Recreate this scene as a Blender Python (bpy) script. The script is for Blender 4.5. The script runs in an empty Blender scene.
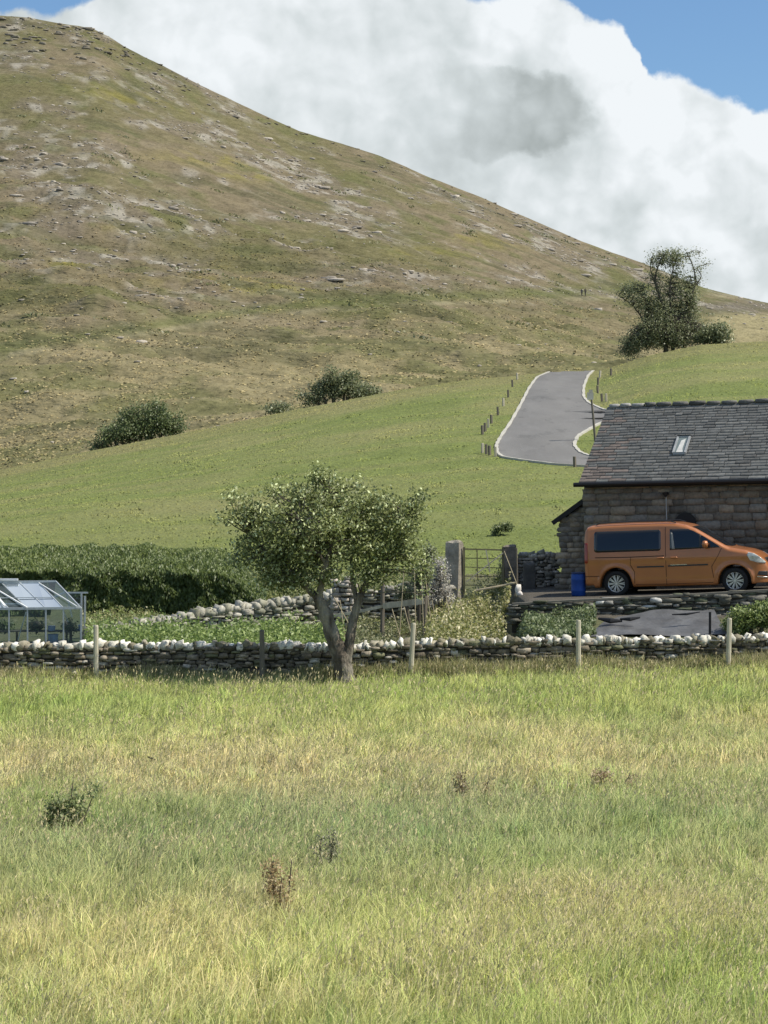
import bpy, bmesh, math, random
import numpy as np
from mathutils import Vector, Matrix, Euler
random.seed(7)
rng = np.random.default_rng(11)
S = bpy.context.scene
C = S.collection
PI = math.pi
F = 2190.0; ZC = 4.8; HOR = 480.0
PITCH = math.atan((512-HOR)/F)

def P(px, py, d):
    cx = (px-384)/F; cy = (512-py)/F
    dy = math.cos(PITCH)+cy*math.sin(PITCH); dz = -math.sin(PITCH)+cy*math.cos(PITCH)
    t = d/dy
    return Vector((cx*t, d, ZC+dz*t))

# ------------------------------------------------------------ noise
def _h(ix, iy, s):
    n = (ix.astype(np.int64)*374761393 + iy.astype(np.int64)*668265263 + s*974634777) & 0x7fffffff
    n = ((n ^ (n >> 13))*1274126177) & 0x7fffffff
    return ((n ^ (n >> 16)) & 0xffff)/65535.0
def vn(x, y, s=0):
    x = np.asarray(x, float); y = np.asarray(y, float)
    ix = np.floor(x); iy = np.floor(y); fx = x-ix; fy = y-iy
    fx = fx*fx*(3-2*fx); fy = fy*fy*(3-2*fy)
    a = _h(ix, iy, s); b = _h(ix+1, iy, s); c = _h(ix, iy+1, s); d = _h(ix+1, iy+1, s)
    return (a*(1-fx)+b*fx)*(1-fy)+(c*(1-fx)+d*fx)*fy
def fbm(x, y, o=4, s=0):
    r = 0; a = .5; k = 0
    for i in range(o):
        r = r+a*vn(x*2**i+i*17.3, y*2**i+i*9.1, s+i); k += a; a *= .5
    return r/k
def sst(a, b, x):
    t = np.clip((x-a)/(b-a), 0, 1); return t*t*(3-2*t)
def lerp(a, b, t): return a+(b-a)*t

# ------------------------------------------------------------ terrain
PYE = np.array([(-900,520),(-300,492),(0,470),(90,451),(180,434),(290,411),(400,390),(460,381),(520,375.5),(545,372.5),(600,371),(620,365),(650,355.5),(700,345),(768,341),(900,335),(1200,330),(1700,330)], float)
PYS = np.array([(-900,70),(-400,30),(-100,16),(0,17),(30,19),(60,25),(95,31),(110,38),(125,48),(200,85),(300,132),(380,157),(430,178),(481,198),(521,216),(582,242),(643,264),(703,288),(768,303),(900,330),(1200,380),(1700,420)], float)
def gz(x, y):
    x = np.asarray(x, float); y = np.asarray(y, float)
    x, y = np.broadcast_arrays(x, y)
    ys = np.maximum(y, 5)
    px = 384+F*x/ys
    und = (fbm(x/7, y/7, 2, 3)-.5)
    near = und*.16 + 3.1*(1-sst(1, 12, y)) + sst(40, 50.6, y)*(.12+.26*sst(-2, 9, x))
    left = np.interp(y, [50.6, 51.3, 52, 56, 61, 62.5, 67], [0.0, .35, .45, .60, .92, 1.05, 1.9])
    sl = 1.86+.045*(x-5.1)
    right = np.where(y < 53.8, np.interp(y, [50.6, 51.3, 53.75], [0.0, 1.08, 1.5]), lerp(1.5, 0*y+1, 0)+(sl-1.5)*sst(53.85, 54.0, y))
    gar = lerp(left, right, sst(3.0, 3.5, x))+und*.05
    z0 = lerp(1.9, sl, sst(3.0, 3.5, x)*(x < 60))
    z0 = np.where(y > 66, lerp(1.9, 2.2, sst(450, 800, px)), z0)
    z0 = np.where(y >= 67, z0, z0)
    ze = ZC+(HOR-np.interp(px, PYE[:, 0], PYE[:, 1]))/F*150
    t = (y-67)/83.0
    pas = z0+(ze-z0)*(1.14*t-.14*t*t) + und*.0 + (fbm(x/14, y/14, 3, 8)-.5)*.9*np.clip(t*(1-t)*4, 0, 1)
    zf = ze-1.0
    zs = ZC+(HOR-np.interp(px, PYS[:, 0], PYS[:, 1]))/F*650
    T = np.clip((y-175)/475.0, 0, 1)
    hill = zf+(zs-zf)*(.35*T+.65*T*T)
    w = np.clip(T*6, 0, 1)*np.clip((1-T)*2.2, .12, 1)
    r1 = 1-np.abs(2*fbm(x/55+y/300, (y+x*.35)/16, 4, 21)-1)
    hill = hill + w*((fbm(x/45, y/45, 3, 31)-.5)*7+(r1-.75)*3.6+(fbm(x/6, y/4, 4, 41)-.5)*2.6)
    dip = lerp(ze, zf, sst(150, 175, y))
    back = zs-.3*(y-650); back = np.maximum(back, -5+0*x)
    z = np.where(y < 50.6, near, gar)
    zj = lerp(gar, pas, sst(64, 67.2, y))
    z = np.where(y >= 64, zj, z)
    z = np.where(y > 67.2, pas, z)
    z = np.where(y > 150, dip, z)
    z = np.where(y > 175, hill, z)
    z = np.where(y > 650, back, z)
    return z
def g1(x, y): return float(gz(np.array([x]), np.array([y]))[0])
def toscr(x, y, z):
    return 384+F*x/y, HOR-F*(z-ZC)/y
_dd = np.linspace(67.5, 152, 1400)
def hit(px, py, lo=67.5, hi=152):
    u = (px-384)/F
    z = gz(u*_dd, _dd); pr = HOR-F*(z-ZC)/_dd
    ok = np.where((pr <= py) & (_dd > lo))[0]
    i = ok[0] if len(ok) else len(_dd)-1
    d = _dd[i]; return Vector((u*d, d, float(z[i])))

# ------------------------------------------------------------ materials
MATS = {}
def mat(name, col=(.5,.5,.5), rough=.8, attr=False, nscale=8, namt=.25, bump=0, bscale=20, metal=0, trans=0, spec=.3, coat=0, alpha=1, stretch=(1,1,1), two=None, upn=0, speck=None):
    if name in MATS: return MATS[name]
    m = bpy.data.materials.new(name); m.use_nodes = True
    n = m.node_tree.nodes; l = m.node_tree.links
    b = n['Principled BSDF']; out = n['Material Output']
    b.inputs['Roughness'].default_value = rough; b.inputs['Metallic'].default_value = metal
    b.inputs['Specular IOR Level'].default_value = spec
    b.inputs['Coat Weight'].default_value = coat; b.inputs['Coat Roughness'].default_value = .05
    tc = n.new('ShaderNodeTexCoord'); mp = n.new('ShaderNodeMapping'); mp.inputs['Scale'].default_value = stretch
    l.new(tc.outputs['Object'], mp.inputs[0])
    nz = n.new('ShaderNodeTexNoise'); nz.inputs['Scale'].default_value = nscale; nz.inputs['Detail'].default_value = 6; nz.inputs['Roughness'].default_value = .65
    l.new(mp.outputs[0], nz.inputs['Vector'])
    mr = n.new('ShaderNodeMapRange'); mr.inputs[1].default_value = .25; mr.inputs[2].default_value = .75
    mr.inputs[3].default_value = 1-namt; mr.inputs[4].default_value = 1+namt
    l.new(nz.outputs['Fac'], mr.inputs[0])
    if attr:
        at = n.new('ShaderNodeAttribute'); at.attribute_name = 'col'; src = at.outputs['Color']
    else:
        rg = n.new('ShaderNodeRGB'); rg.outputs[0].default_value = (*col, 1); src = rg.outputs[0]
        if two:
            mx = n.new('ShaderNodeMix'); mx.data_type = 'RGBA'
            nz2 = n.new('ShaderNodeTexNoise'); nz2.inputs['Scale'].default_value = nscale*.35; nz2.inputs['Detail'].default_value = 5
            l.new(mp.outputs[0], nz2.inputs['Vector'])
            cr = n.new('ShaderNodeMapRange'); cr.inputs[1].default_value = .42; cr.inputs[2].default_value = .62
            l.new(nz2.outputs['Fac'], cr.inputs[0]); l.new(cr.outputs[0], mx.inputs[0])
            l.new(src, mx.inputs[6]); mx.inputs[7].default_value = (*two, 1); src = mx.outputs[2]
    if speck:
        n5 = n.new('ShaderNodeTexNoise'); n5.inputs['Scale'].default_value = speck[0]; n5.inputs['Detail'].default_value = 4; n5.inputs['Roughness'].default_value = .7
        l.new(mp.outputs[0], n5.inputs['Vector'])
        for (lo, hi, cc_, am) in speck[1]:
            k5 = n.new('ShaderNodeMapRange'); k5.inputs[1].default_value = lo; k5.inputs[2].default_value = hi; k5.inputs[4].default_value = am; l.new(n5.outputs['Fac'], k5.inputs[0])
            m5 = n.new('ShaderNodeMix'); m5.data_type = 'RGBA'; l.new(k5.outputs[0], m5.inputs[0]); l.new(src, m5.inputs[6]); m5.inputs[7].default_value = (*cc_, 1); src = m5.outputs[2]
    vm = n.new('ShaderNodeVectorMath'); vm.operation = 'SCALE'
    l.new(src, vm.inputs[0]); l.new(mr.outputs[0], vm.inputs['Scale'])
    l.new(vm.outputs[0], b.inputs['Base Color'])
    if bump:
        n3 = n.new('ShaderNodeTexNoise'); n3.inputs['Scale'].default_value = bscale; n3.inputs['Detail'].default_value = 6
        l.new(mp.outputs[0], n3.inputs['Vector'])
        bp = n.new('ShaderNodeBump'); bp.inputs['Distance'].default_value = bump; bp.inputs['Strength'].default_value = 1
        l.new(n3.outputs['Fac'], bp.inputs['Height']); l.new(bp.outputs[0], b.inputs['Normal'])
    if upn:
        ge = n.new('ShaderNodeNewGeometry'); mv = n.new('ShaderNodeMix'); mv.data_type = 'VECTOR'; mv.inputs[0].default_value = upn
        l.new(ge.outputs['Normal'], mv.inputs[4]); mv.inputs[5].default_value = (0,0,1)
        nv = n.new('ShaderNodeVectorMath'); nv.operation = 'NORMALIZE'; l.new(mv.outputs[1], nv.inputs[0]); l.new(nv.outputs[0], b.inputs['Normal'])
    if trans:
        tr = n.new('ShaderNodeBsdfTranslucent'); v2 = n.new('ShaderNodeVectorMath'); v2.operation = 'SCALE'; v2.inputs['Scale'].default_value = trans
        l.new(vm.outputs[0], v2.inputs[0]); l.new(v2.outputs[0], tr.inputs[0])
        ms = n.new('ShaderNodeAddShader')
        l.new(b.outputs[0], ms.inputs[0]); l.new(tr.outputs[0], ms.inputs[1]); l.new(ms.outputs[0], out.inputs[0])
    if alpha < 1: b.inputs['Alpha'].default_value = alpha
    MATS[name] = m; return m

def glass(name, tint, clear, rough=.03):
    m = bpy.data.materials.new(name); m.use_nodes = True
    n = m.node_tree.nodes; l = m.node_tree.links
    n.remove(n['Principled BSDF'])
    g = n.new('ShaderNodeBsdfGlossy'); g.inputs['Roughness'].default_value = rough; g.inputs[0].default_value = (.9,.95,1,1)
    t = n.new('ShaderNodeBsdfTransparent'); t.inputs[0].default_value = (*tint, 1)
    d = n.new('ShaderNodeBsdfDiffuse'); d.inputs[0].default_value = (.20,.26,.30,1)
    fr = n.new('ShaderNodeFresnel'); fr.inputs[0].default_value = 1.5
    nz = n.new('ShaderNodeTexNoise'); nz.inputs['Scale'].default_value = 3; nz.inputs['Detail'].default_value = 4
    tc = n.new('ShaderNodeTexCoord'); l.new(tc.outputs['Object'], nz.inputs['Vector'])
    mr = n.new('ShaderNodeMapRange'); mr.inputs[1].default_value = .3; mr.inputs[2].default_value = .7; mr.inputs[3].default_value = (1-clear)*.6; mr.inputs[4].default_value = (1-clear)*1.4
    l.new(nz.outputs['Fac'], mr.inputs[0])
    m1 = n.new('ShaderNodeMixShader'); l.new(mr.outputs[0], m1.inputs[0]); l.new(t.outputs[0], m1.inputs[1]); l.new(d.outputs[0], m1.inputs[2])
    m2 = n.new('ShaderNodeMixShader'); l.new(fr.outputs[0], m2.inputs[0]); l.new(m1.outputs[0], m2.inputs[1]); l.new(g.outputs[0], m2.inputs[2])
    l.new(m2.outputs[0], n['Material Output'].inputs[0]); return m

# ------------------------------------------------------------ object helpers
def props(o, label=None, cat=None, group=None, kind=None):
    if label: o['label'] = label
    if cat: o['category'] = cat
    if group: o['group'] = group
    if kind: o['kind'] = kind
    return o
def thing(name, label, cat, loc=(0,0,0), rot=(0,0,0), group=None):
    o = bpy.data.objects.new(name, None); C.objects.link(o); o.empty_display_size = .2
    o.location = loc; o.rotation_euler = rot
    return props(o, label, cat, group)
def link(name, me, m, parent=None, smooth=False):
    if isinstance(m, (list, tuple)):
        for q in m: me.materials.append(q)
    elif m: me.materials.append(m)
    if smooth:
        me.polygons.foreach_set('use_smooth', np.ones(len(me.polygons), bool))
    o = bpy.data.objects.new(name, me); C.objects.link(o)
    if parent: o.parent = parent
    return o
def npmesh(name, V, faces, m, col=None, parent=None, smooth=False, off=None):
    """faces: list of int arrays (n,k). off: world offset removed (parent location)"""
    V = np.asarray(V, np.float32).reshape(-1, 3)
    if off is not None: V = V-np.array(off, np.float32)
    me = bpy.data.meshes.new(name)
    me.vertices.add(len(V)); me.vertices.foreach_set('co', V.ravel())
    loops = np.concatenate([f.ravel() for f in faces]).astype(np.int32)
    tot = np.concatenate([np.full(len(f), f.shape[1]) for f in faces]).astype(np.int32)
    st = np.concatenate([[0], np.cumsum(tot)[:-1]]).astype(np.int32)
    me.loops.add(len(loops)); me.loops.foreach_set('vertex_index', loops)
    me.polygons.add(len(tot)); me.polygons.foreach_set('loop_start', st); me.polygons.foreach_set('loop_total', tot)
    if col is not None:
        a = me.attributes.new('col', 'FLOAT_COLOR', 'POINT')
        cc = np.ones((len(V), 4), np.float32); cc[:, :3] = col
        a.data.foreach_set('color', cc.ravel())
    me.update(calc_edges=True); me.validate()
    return link(name, me, m, parent, smooth)

class MB:
    def __init__(s): s.v = []; s.f = []
    def add(s, v, f):
        k = len(s.v); s.v += [Vector(p) for p in v]; s.f += [tuple(i+k for i in q) for q in f]; return s
    def box(s, c, d, M=None):
        x, y, z = d[0]/2, d[1]/2, d[2]/2
        v = [Vector((a*x, b*y, e*z)) for a in (-1,1) for b in (-1,1) for e in (-1,1)]
        if M is not None: v = [M @ p for p in v]
        v = [p+Vector(c) for p in v]
        return s.add(v, [(0,1,3,2),(4,6,7,5),(0,4,5,1),(2,3,7,6),(0,2,6,4),(1,5,7,3)])
    def bar(s, a, b, w, h=None):
        a = Vector(a); b = Vector(b); h = h or w
        d = (b-a); L = d.length
        M = d.to_track_quat('Z', 'Y').to_matrix()
        return s.box((a+b)/2, (w, h, L), M)
    def tube(s, pts, r, n=6, cap=True):
        pts = [Vector(p) for p in pts]
        if not isinstance(r, (list, tuple)): r = [r]*len(pts)
        k = len(s.v); up = Vector((.13, .3, 1)).normalized()
        for i, p in enumerate(pts):
            t = (pts[min(i+1, len(pts)-1)]-pts[max(i-1, 0)])
            if t.length < 1e-6: t = Vector((0,0,1))
            t.normalize()
            a = t.cross(Vector((0,1,0)) if abs(t.y) < .8 else Vector((1,0,0))).normalized(); b = t.cross(a)
            for j in range(n):
                an = 2*PI*j/n; s.v.append(p+(a*math.cos(an)+b*math.sin(an))*r[i])
        for i in range(len(pts)-1):
            for j in range(n):
                s.f.append((k+i*n+j, k+i*n+(j+1) % n, k+(i+1)*n+(j+1) % n, k+(i+1)*n+j))
        if cap:
            s.f.append(tuple(k+j for j in reversed(range(n)))); q = k+(len(pts)-1)*n
            s.f.append(tuple(q+j for j in range(n)))
        return s
    def prism(s, poly, a, b):
        """poly list of 2D->3D callable points lists front & back"""
        n = len(poly)
        v = [a(p) for p in poly]+[b(p) for p in poly]
        f = [tuple(range(n)), tuple(reversed(range(n, 2*n)))]+[(i, n+i, n+(i+1) % n, (i+1) % n) for i in range(n)]
        return s.add(v, f)
    def build(s, name, m, parent=None, off=None, smooth=False, bevel=0):
        me = bpy.data.meshes.new(name)
        o_ = Vector(off) if off is not None else Vector((0,0,0))
        me.from_pydata([tuple(p-o_) for p in s.v], [], s.f)
        bm = bmesh.new(); bm.from_mesh(me)
        bmesh.ops.recalc_face_normals(bm, faces=bm.faces)
        if bevel: bmesh.ops.bevel(bm, geom=list(bm.edges), offset=bevel, segments=1, affect='EDGES', clamp_overlap=True)
        bm.to_mesh(me); bm.free(); me.update()
        return link(name, me, m, parent, smooth)

# lattice stone
_sv = np.array([(a,b,c) for a in (-1,0,1) for b in (-1,0,1) for c in (-1,0,1) if (a,b,c) != (0,0,0)], float)
_si = {tuple(int(q) for q in v): i for i, v in enumerate(_sv)}
_sf = []
for ax in range(3):
    o1, o2 = [k for k in range(3) if k != ax]
    for sg in (-1, 1):
        for a in (-1, 0):
            for b in (-1, 0):
                q = []
                for (da, db) in ((0,0),(1,0),(1,1),(0,1)):
                    p = [0,0,0]; p[ax] = sg; p[o1] = a+da; p[o2] = b+db; q.append(_si[tuple(p)])
                if (sg > 0) != (ax == 1): q = q[::1]
                else: q = q[::-1]
                _sf.append(q)
_sf = np.array(_sf)
def stones(c, size, yaw, col, rnd=.14, jit=.10, tilt=None):
    c = np.asarray(c, float); size = np.asarray(size, float); yaw = np.asarray(yaw, float); N = len(c)
    nn = np.abs(_sv).sum(1)
    p = _sv*(1-rnd*(nn-1))[:, None]
    V = p[None]*np.ones((N,1,1))+rng.normal(0, jit, (N, 26, 3))
    V = V*size[:, None, :]/2
    if tilt is not None:
        ct, st = np.cos(tilt)[:, None], np.sin(tilt)[:, None]
        x, z = V[..., 0].copy(), V[..., 2].copy()
        V[..., 0] = x*ct+z*st; V[..., 2] = -x*st+z*ct
    cy, sy = np.cos(yaw)[:, None], np.sin(yaw)[:, None]
    x, y = V[..., 0].copy(), V[..., 1].copy()
    V[..., 0] = x*cy-y*sy; V[..., 1] = x*sy+y*cy
    V = (V+c[:, None, :]).reshape(-1, 3)
    Fc = (_sf[None]+26*np.arange(N)[:, None, None]).reshape(-1, 4)
    return V, Fc, np.repeat(np.asarray(col, float), 26, axis=0)

def leaves(c, size, col, asp=.55, flat=0., dirs=None):
    """diamond leaf faces"""
    c = np.asarray(c, float); N = len(c)
    a = rng.normal(size=(N,3)) if dirs is None else dirs+rng.normal(0,.35,(N,3))
    if flat: a[:, 2] *= flat
    a /= np.linalg.norm(a, axis=1)[:, None]
    b = rng.normal(size=(N,3)); b -= (b*a).sum(1)[:, None]*a; b /= np.linalg.norm(b, axis=1)[:, None]
    s = np.asarray(size, float).reshape(-1,1)*np.ones((N,1))
    n = np.cross(a, b)
    V = np.stack([c-a*s, c+b*s*asp+n*s*.15, c+a*s, c-b*s*asp+n*s*.15], 1).reshape(-1, 3)
    Fc = (np.arange(4)[None]+4*np.arange(N)[:, None])
    return V, Fc, np.repeat(np.asarray(col, float)*np.ones((N,3)), 4, axis=0)

def blades(base, h, w, lean, col, tipcol=None, face=None):
    base = np.asarray(base, float); N = len(base)
    h = h*np.ones(N); w = w*np.ones(N)
    an = rng.uniform(-.9, .9, N) if face is None else face
    s = np.stack([np.cos(an), np.sin(an), 0*an], 1)
    L = np.stack([lean[:, 0], lean[:, 1], 0*an], 1)*h[:, None]
    ll = np.clip(np.linalg.norm(lean, axis=1), 0, .95)
    up = np.zeros((N,3)); up[:, 2] = h
    mid = base+L*.33+up*.55
    tip = base+L+up*(1-.45*ll)[:, None]
    V = np.stack([base-s*w[:, None]/2, base+s*w[:, None]/2, mid+s*w[:, None]*.42, mid-s*w[:, None]*.42, tip], 1).reshape(-1, 3)
    i = 5*np.arange(N)[:, None]
    Q = i+np.array([[0,1,2,3]]); T = i+np.array([[3,2,4]])
    tc = col if tipcol is None else tipcol
    cc = np.stack([col, col, (col+tc)/2, (col+tc)/2, tc], 1).reshape(-1, 3)
    return V, Q, T, cc

def merge(parts):
    V = []; Fs = {}; Cc = []; k = 0
    for p in parts:
        v = p[0]; cc = p[-1]
        for f in p[1:-1]:
            Fs.setdefault(f.shape[1], []).append(f+k)
        V.append(v); Cc.append(cc); k += len(v)
    return np.concatenate(V), [np.concatenate(x) for x in Fs.values()], np.concatenate(Cc)

def cmix(*cs):
    """pick/mix: list of (colour, weight array) -> normalised blend"""
    W = sum(w for _, w in cs)[:, None]
    return sum(np.array(c)[None]*w[:, None] for c, w in cs)/W

# ------------------------------------------------------------ materials used
M_leaf = mat('leaf', attr=True, upn=.35, rough=.5, trans=.6, nscale=3, namt=.15, spec=.35)
M_grass = mat('grass_blade', attr=True, upn=.62, rough=.65, trans=.8, nscale=2, namt=.12, spec=.25)
M_turf = mat('turf_blade', attr=True, upn=.9, rough=.8, trans=.8, nscale=2, namt=.1, spec=.15)
M_soilf = mat('field_soil', attr=True, rough=.95, nscale=6, namt=.35, bump=.04, bscale=25)
M_past = mat('pasture_turf', attr=True, rough=.95, nscale=.9, namt=.16, bump=.10, bscale=3.5, spec=.1, stretch=(1,.6,1))
M_hill = mat('hill_turf', attr=True, rough=.95, nscale=.30, namt=.28, bump=.55, bscale=.9, spec=.05, stretch=(.8,.45,2.6), speck=(1.3, [(.55,.70,(.25,.225,.15),.45),(.46,.34,(.055,.055,.026),.6)]))
M_stone = mat('limestone', attr=True, rough=.9, nscale=14, namt=.35, bump=.012, bscale=30, spec=.2)
M_core = mat('wall_core', col=(.05,.045,.035), rough=1, nscale=10, namt=.3)
M_mort = mat('mortar', col=(.16,.14,.115), rough=1, nscale=9, namt=.3)
M_bark = mat('bark', col=(.10,.082,.062), two=(.24,.215,.17), rough=.95, nscale=12, namt=.5, bump=.06, bscale=18, stretch=(1,1,.35))
M_barkd = mat('dark_bark', col=(.10,.085,.065), rough=.95, nscale=9, namt=.3)
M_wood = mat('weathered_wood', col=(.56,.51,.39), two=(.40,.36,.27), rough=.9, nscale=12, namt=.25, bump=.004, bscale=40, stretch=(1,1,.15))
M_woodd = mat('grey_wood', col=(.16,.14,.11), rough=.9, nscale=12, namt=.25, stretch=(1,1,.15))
M_cane = mat('cane', col=(.45,.38,.25), rough=.8, nscale=12, namt=.25)
M_slate = mat('roof_slate', attr=True, rough=.8, nscale=7, namt=.35, bump=.004, bscale=40, spec=.3)
M_alu = mat('aluminium', col=(.55,.58,.58), rough=.4, nscale=8, namt=.15, metal=.6)
M_dark = mat('black_plastic', col=(.012,.012,.013), rough=.5, nscale=8, namt=.1)
M_rub = mat('rubber', col=(.018,.018,.018), rough=.8, nscale=8, namt=.1)
M_orange = mat('orange_paint', col=(.42,.152,.046), rough=.38, nscale=2, namt=.06, metal=.25, coat=.7, spec=.5)
M_chrome = mat('chrome', col=(.8,.8,.8), rough=.15, nscale=8, namt=.05, metal=1)
M_rim = mat('alloy', col=(.62,.62,.62), rough=.3, nscale=8, namt=.05, metal=.7)
M_vglass = mat('tinted_glass', col=(.006,.008,.012), rough=.06, nscale=2, namt=.3, spec=.6)
M_blue = mat('blue_plastic', col=(.012,.06,.27), rough=.5, nscale=4, namt=.2)

# ------------------------------------------------------------ terrain meshes
def gridmesh(name, X, Y, Z, m, col, kind='structure', smooth=True):
    nr, nc = X.shape
    V = np.stack([X, Y, Z], -1).reshape(-1, 3)
    i = np.arange(nr*nc).reshape(nr, nc)
    Fq = np.stack([i[:-1,:-1], i[:-1,1:], i[1:,1:], i[1:,:-1]], -1).reshape(-1, 4)
    o = npmesh(name, V, [Fq], m, col.reshape(-1, 3), smooth=smooth)
    props(o, kind=kind); return o

xs = np.linspace(-45, 45, 226); ys = np.linspace(-20, 50.6, 200)
X, Y = np.meshgrid(xs, ys); Z = gz(X, Y)
n = fbm(X/3, Y/3, 3, 5)
col = lerp(np.array([.06,.065,.025]), np.array([.10,.09,.045]), n[..., None])
gridmesh('ground', X, Y, Z, M_soilf, col)
xs = np.linspace(-45, 45, 361); ys = np.concatenate([np.linspace(50.6, 53.7, 18), np.linspace(53.75, 54.15, 14), np.linspace(54.4, 67.1, 60)])
X, Y = np.meshgrid(xs, ys); Z = gz(X, Y)
n = fbm(X/1.5, Y/1.5, 3, 5)
col = lerp(np.array([.08,.10,.035]), np.array([.15,.13,.08]), n[..., None])
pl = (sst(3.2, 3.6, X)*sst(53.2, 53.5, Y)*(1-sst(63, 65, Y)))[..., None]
col = lerp(col, np.array([.10,.088,.07])*(.6+.7*n[..., None]), pl)  # dark terrace soil, its colour lowered further to carry the shade by the van
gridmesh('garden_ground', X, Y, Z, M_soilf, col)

us = np.concatenate([np.linspace(-.65, -.25, 60)[:-1], np.linspace(-.25, .25, 701), np.linspace(.25, .65, 60)[1:]])
def pasture_col(X, Y, Z):
    px, py = toscr(X, Y, Z)
    a = fbm(X/9, Y/6, 4, 51); b = fbm(X/2.2, Y/1.2, 3, 52); c = fbm(X/25, Y/14, 3, 53)
    g = np.array([.152,.180,.058]); y = np.array([.205,.20,.088]); d = np.array([.128,.158,.05])
    col = lerp(g, y, sst(.45, .75, a)[..., None]*.75)
    col = lerp(col, d, sst(.55, .8, b)[..., None]*.6)
    col = lerp(col, y*1.05, sst(.5, .75, c)[..., None]*.35)
    st = fbm(X/20+Y/9, (Y*1.0+X*.12)/1.6, 3, 57); col = lerp(col, y*1.02, (sst(.52,.68,st)*.35)[..., None])
    edge = np.interp(px, PYE[:, 0], PYE[:, 1])
    col = lerp(col, np.array([.20,.18,.085]), (1-sst(2, 16, py-edge))[..., None]*.6)
    col = lerp(col, np.array([.11,.15,.04]), (sst(500, 545, py))[..., None]*.4)
    return col
ds = np.concatenate([np.linspace(66.9, 150, 260), np.linspace(151, 175, 12)])
U, D = np.meshgrid(us, ds); X = U*D; Z = gz(X, D)
gridmesh('pasture', X, D, Z, M_past, pasture_col(X, D, Z))

def el(px, py, cx, cy, rx, ry, rot=0):
    c, s = math.cos(rot), math.sin(rot); dx = px-cx; dy = py-cy
    return np.exp(-(((dx*c+dy*s)/rx)**2+((-dx*s+dy*c)/ry)**2))
ROCK = [(70,75,75,12,.25),(150,120,50,14,.3),(40,170,60,22,.5),(240,137,55,8,.3),(330,190,60,12,.35),(280,150,40,7,.3),(165,210,35,7,.15),(210,225,40,10,.1),
        (60,215,70,18,.1),(330,230,55,12,.2),(372,228,25,8,.2),(110,262,60,10,.1),(390,277,45,4,0),(420,185,40,12,.4),(25,30,70,8,.1),(100,45,30,12,.5),(640,275,50,12,.3),
        (700,300,70,9,.15),(480,225,50,9,.4),(140,165,60,12,.4),(200,90,30,8,.4),(560,255,50,7,.3)]
ROCK += [(30+rx_*37 % 600, 60+rx_*53 % 260, 35+rx_*7 % 40, 4+rx_ % 5, .12+.02*(rx_ % 9)) for rx_ in range(26)]
YEL = [(70,262,30,6,.0),(215,160,60,7,.05),(225,285,90,10,.08),(430,255,40,7,.1),(120,230,30,6,0),(130,100,60,6,.2),(330,340,25,4,0),(480,240,40,6,.2),(250,177,35,5,.1)]
def rockmask(px, py, X, Y):
    r = sum(el(px, py, *q[:4], rot=q[4]) for q in ROCK)
    k = fbm(X/9, Y/14, 4, 61)
    return np.clip(r*1.2*sst(.38, .6, k)+sst(.60,.74, k)*.5*sst(360, 250, py), 0, 1)
def hill_col(X, Y, Z):
    px, py = toscr(X, Y, Z)
    a = fbm(X/30, Y/30, 4, 71); b = fbm(X/7, Y/9, 4, 72); c = fbm(X/60+3, Y/40, 3, 73)
    olive = np.array([.134,.122,.060]); brown = np.array([.170,.140,.088]); green = np.array([.108,.116,.045]); straw = np.array([.24,.205,.115])
    col = lerp(olive, brown, sst(.35, .62, a)[..., None])
    col = lerp(col, green, sst(.5, .72, b)[..., None]*.6)
    low = sst(300, 350, py)
    col = lerp(col, lerp(straw, green, sst(.4,.65, b)[..., None]*.65), low[..., None]*.75)
    # green benches and the track
    ty = np.interp(px, [0, 120, 230, 330, 450, 560, 640], [352, 334, 316, 305, 299, 296, 292])
    col = lerp(col, np.array([.11,.125,.045]), np.exp(-((py-ty+3)/6.0)**2)[..., None]*.7)
    col = lerp(col, np.array([.27,.24,.15]), (np.exp(-((py-ty-4)/2.2)**2)*sst(.3, .5, fbm(X/10, Y/10, 2, 9)))[..., None]*.7)
    ye = np.clip(sum(el(px, py, *q[:4], rot=q[4]) for q in YEL), 0, 1)*sst(.38, .62, fbm(X/5, Y/7, 3, 75))
    col = lerp(col, np.array([.20,.18,.045]), ye[..., None]*.6)
    rk = rockmask(px, py, X, Y)
    col = lerp(col, lerp(np.array([.165,.138,.102]), np.array([.33,.305,.26]), sst(.5, .7, fbm(X/3, Y/4, 2, 76))[..., None]), rk[..., None]*.75)
    # dark heather bands
    dk = sst(.6, .75, fbm(X/22, Y/7, 3, 77))
    col = lerp(col, np.array([.075,.078,.04]), dk[..., None]*.5)
    # hay meadow behind the tree on the right
    hay = sst(690, 712, px+(py-330)*.8)*sst(311, 317, py+(px-768)*.02)
    hay = hay*(py < 352)
    col = lerp(col, np.array([.27,.235,.13]), hay[..., None]*.9)
    col = lerp(col, np.array([.13,.115,.095]), (sst(690, 720, px)*np.exp(-((py-307)/5)**2))[..., None]*.6)
    return col
ds = np.concatenate([np.linspace(175, 420, 260), np.linspace(421, 650, 230), np.linspace(653, 720, 12), np.linspace(760, 2400, 20)])
U, D = np.meshgrid(us, ds); X = U*D; Z = gz(X, D)
gridmesh('hill', X, D, Z, M_hill, hill_col(X, D, Z))

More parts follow.
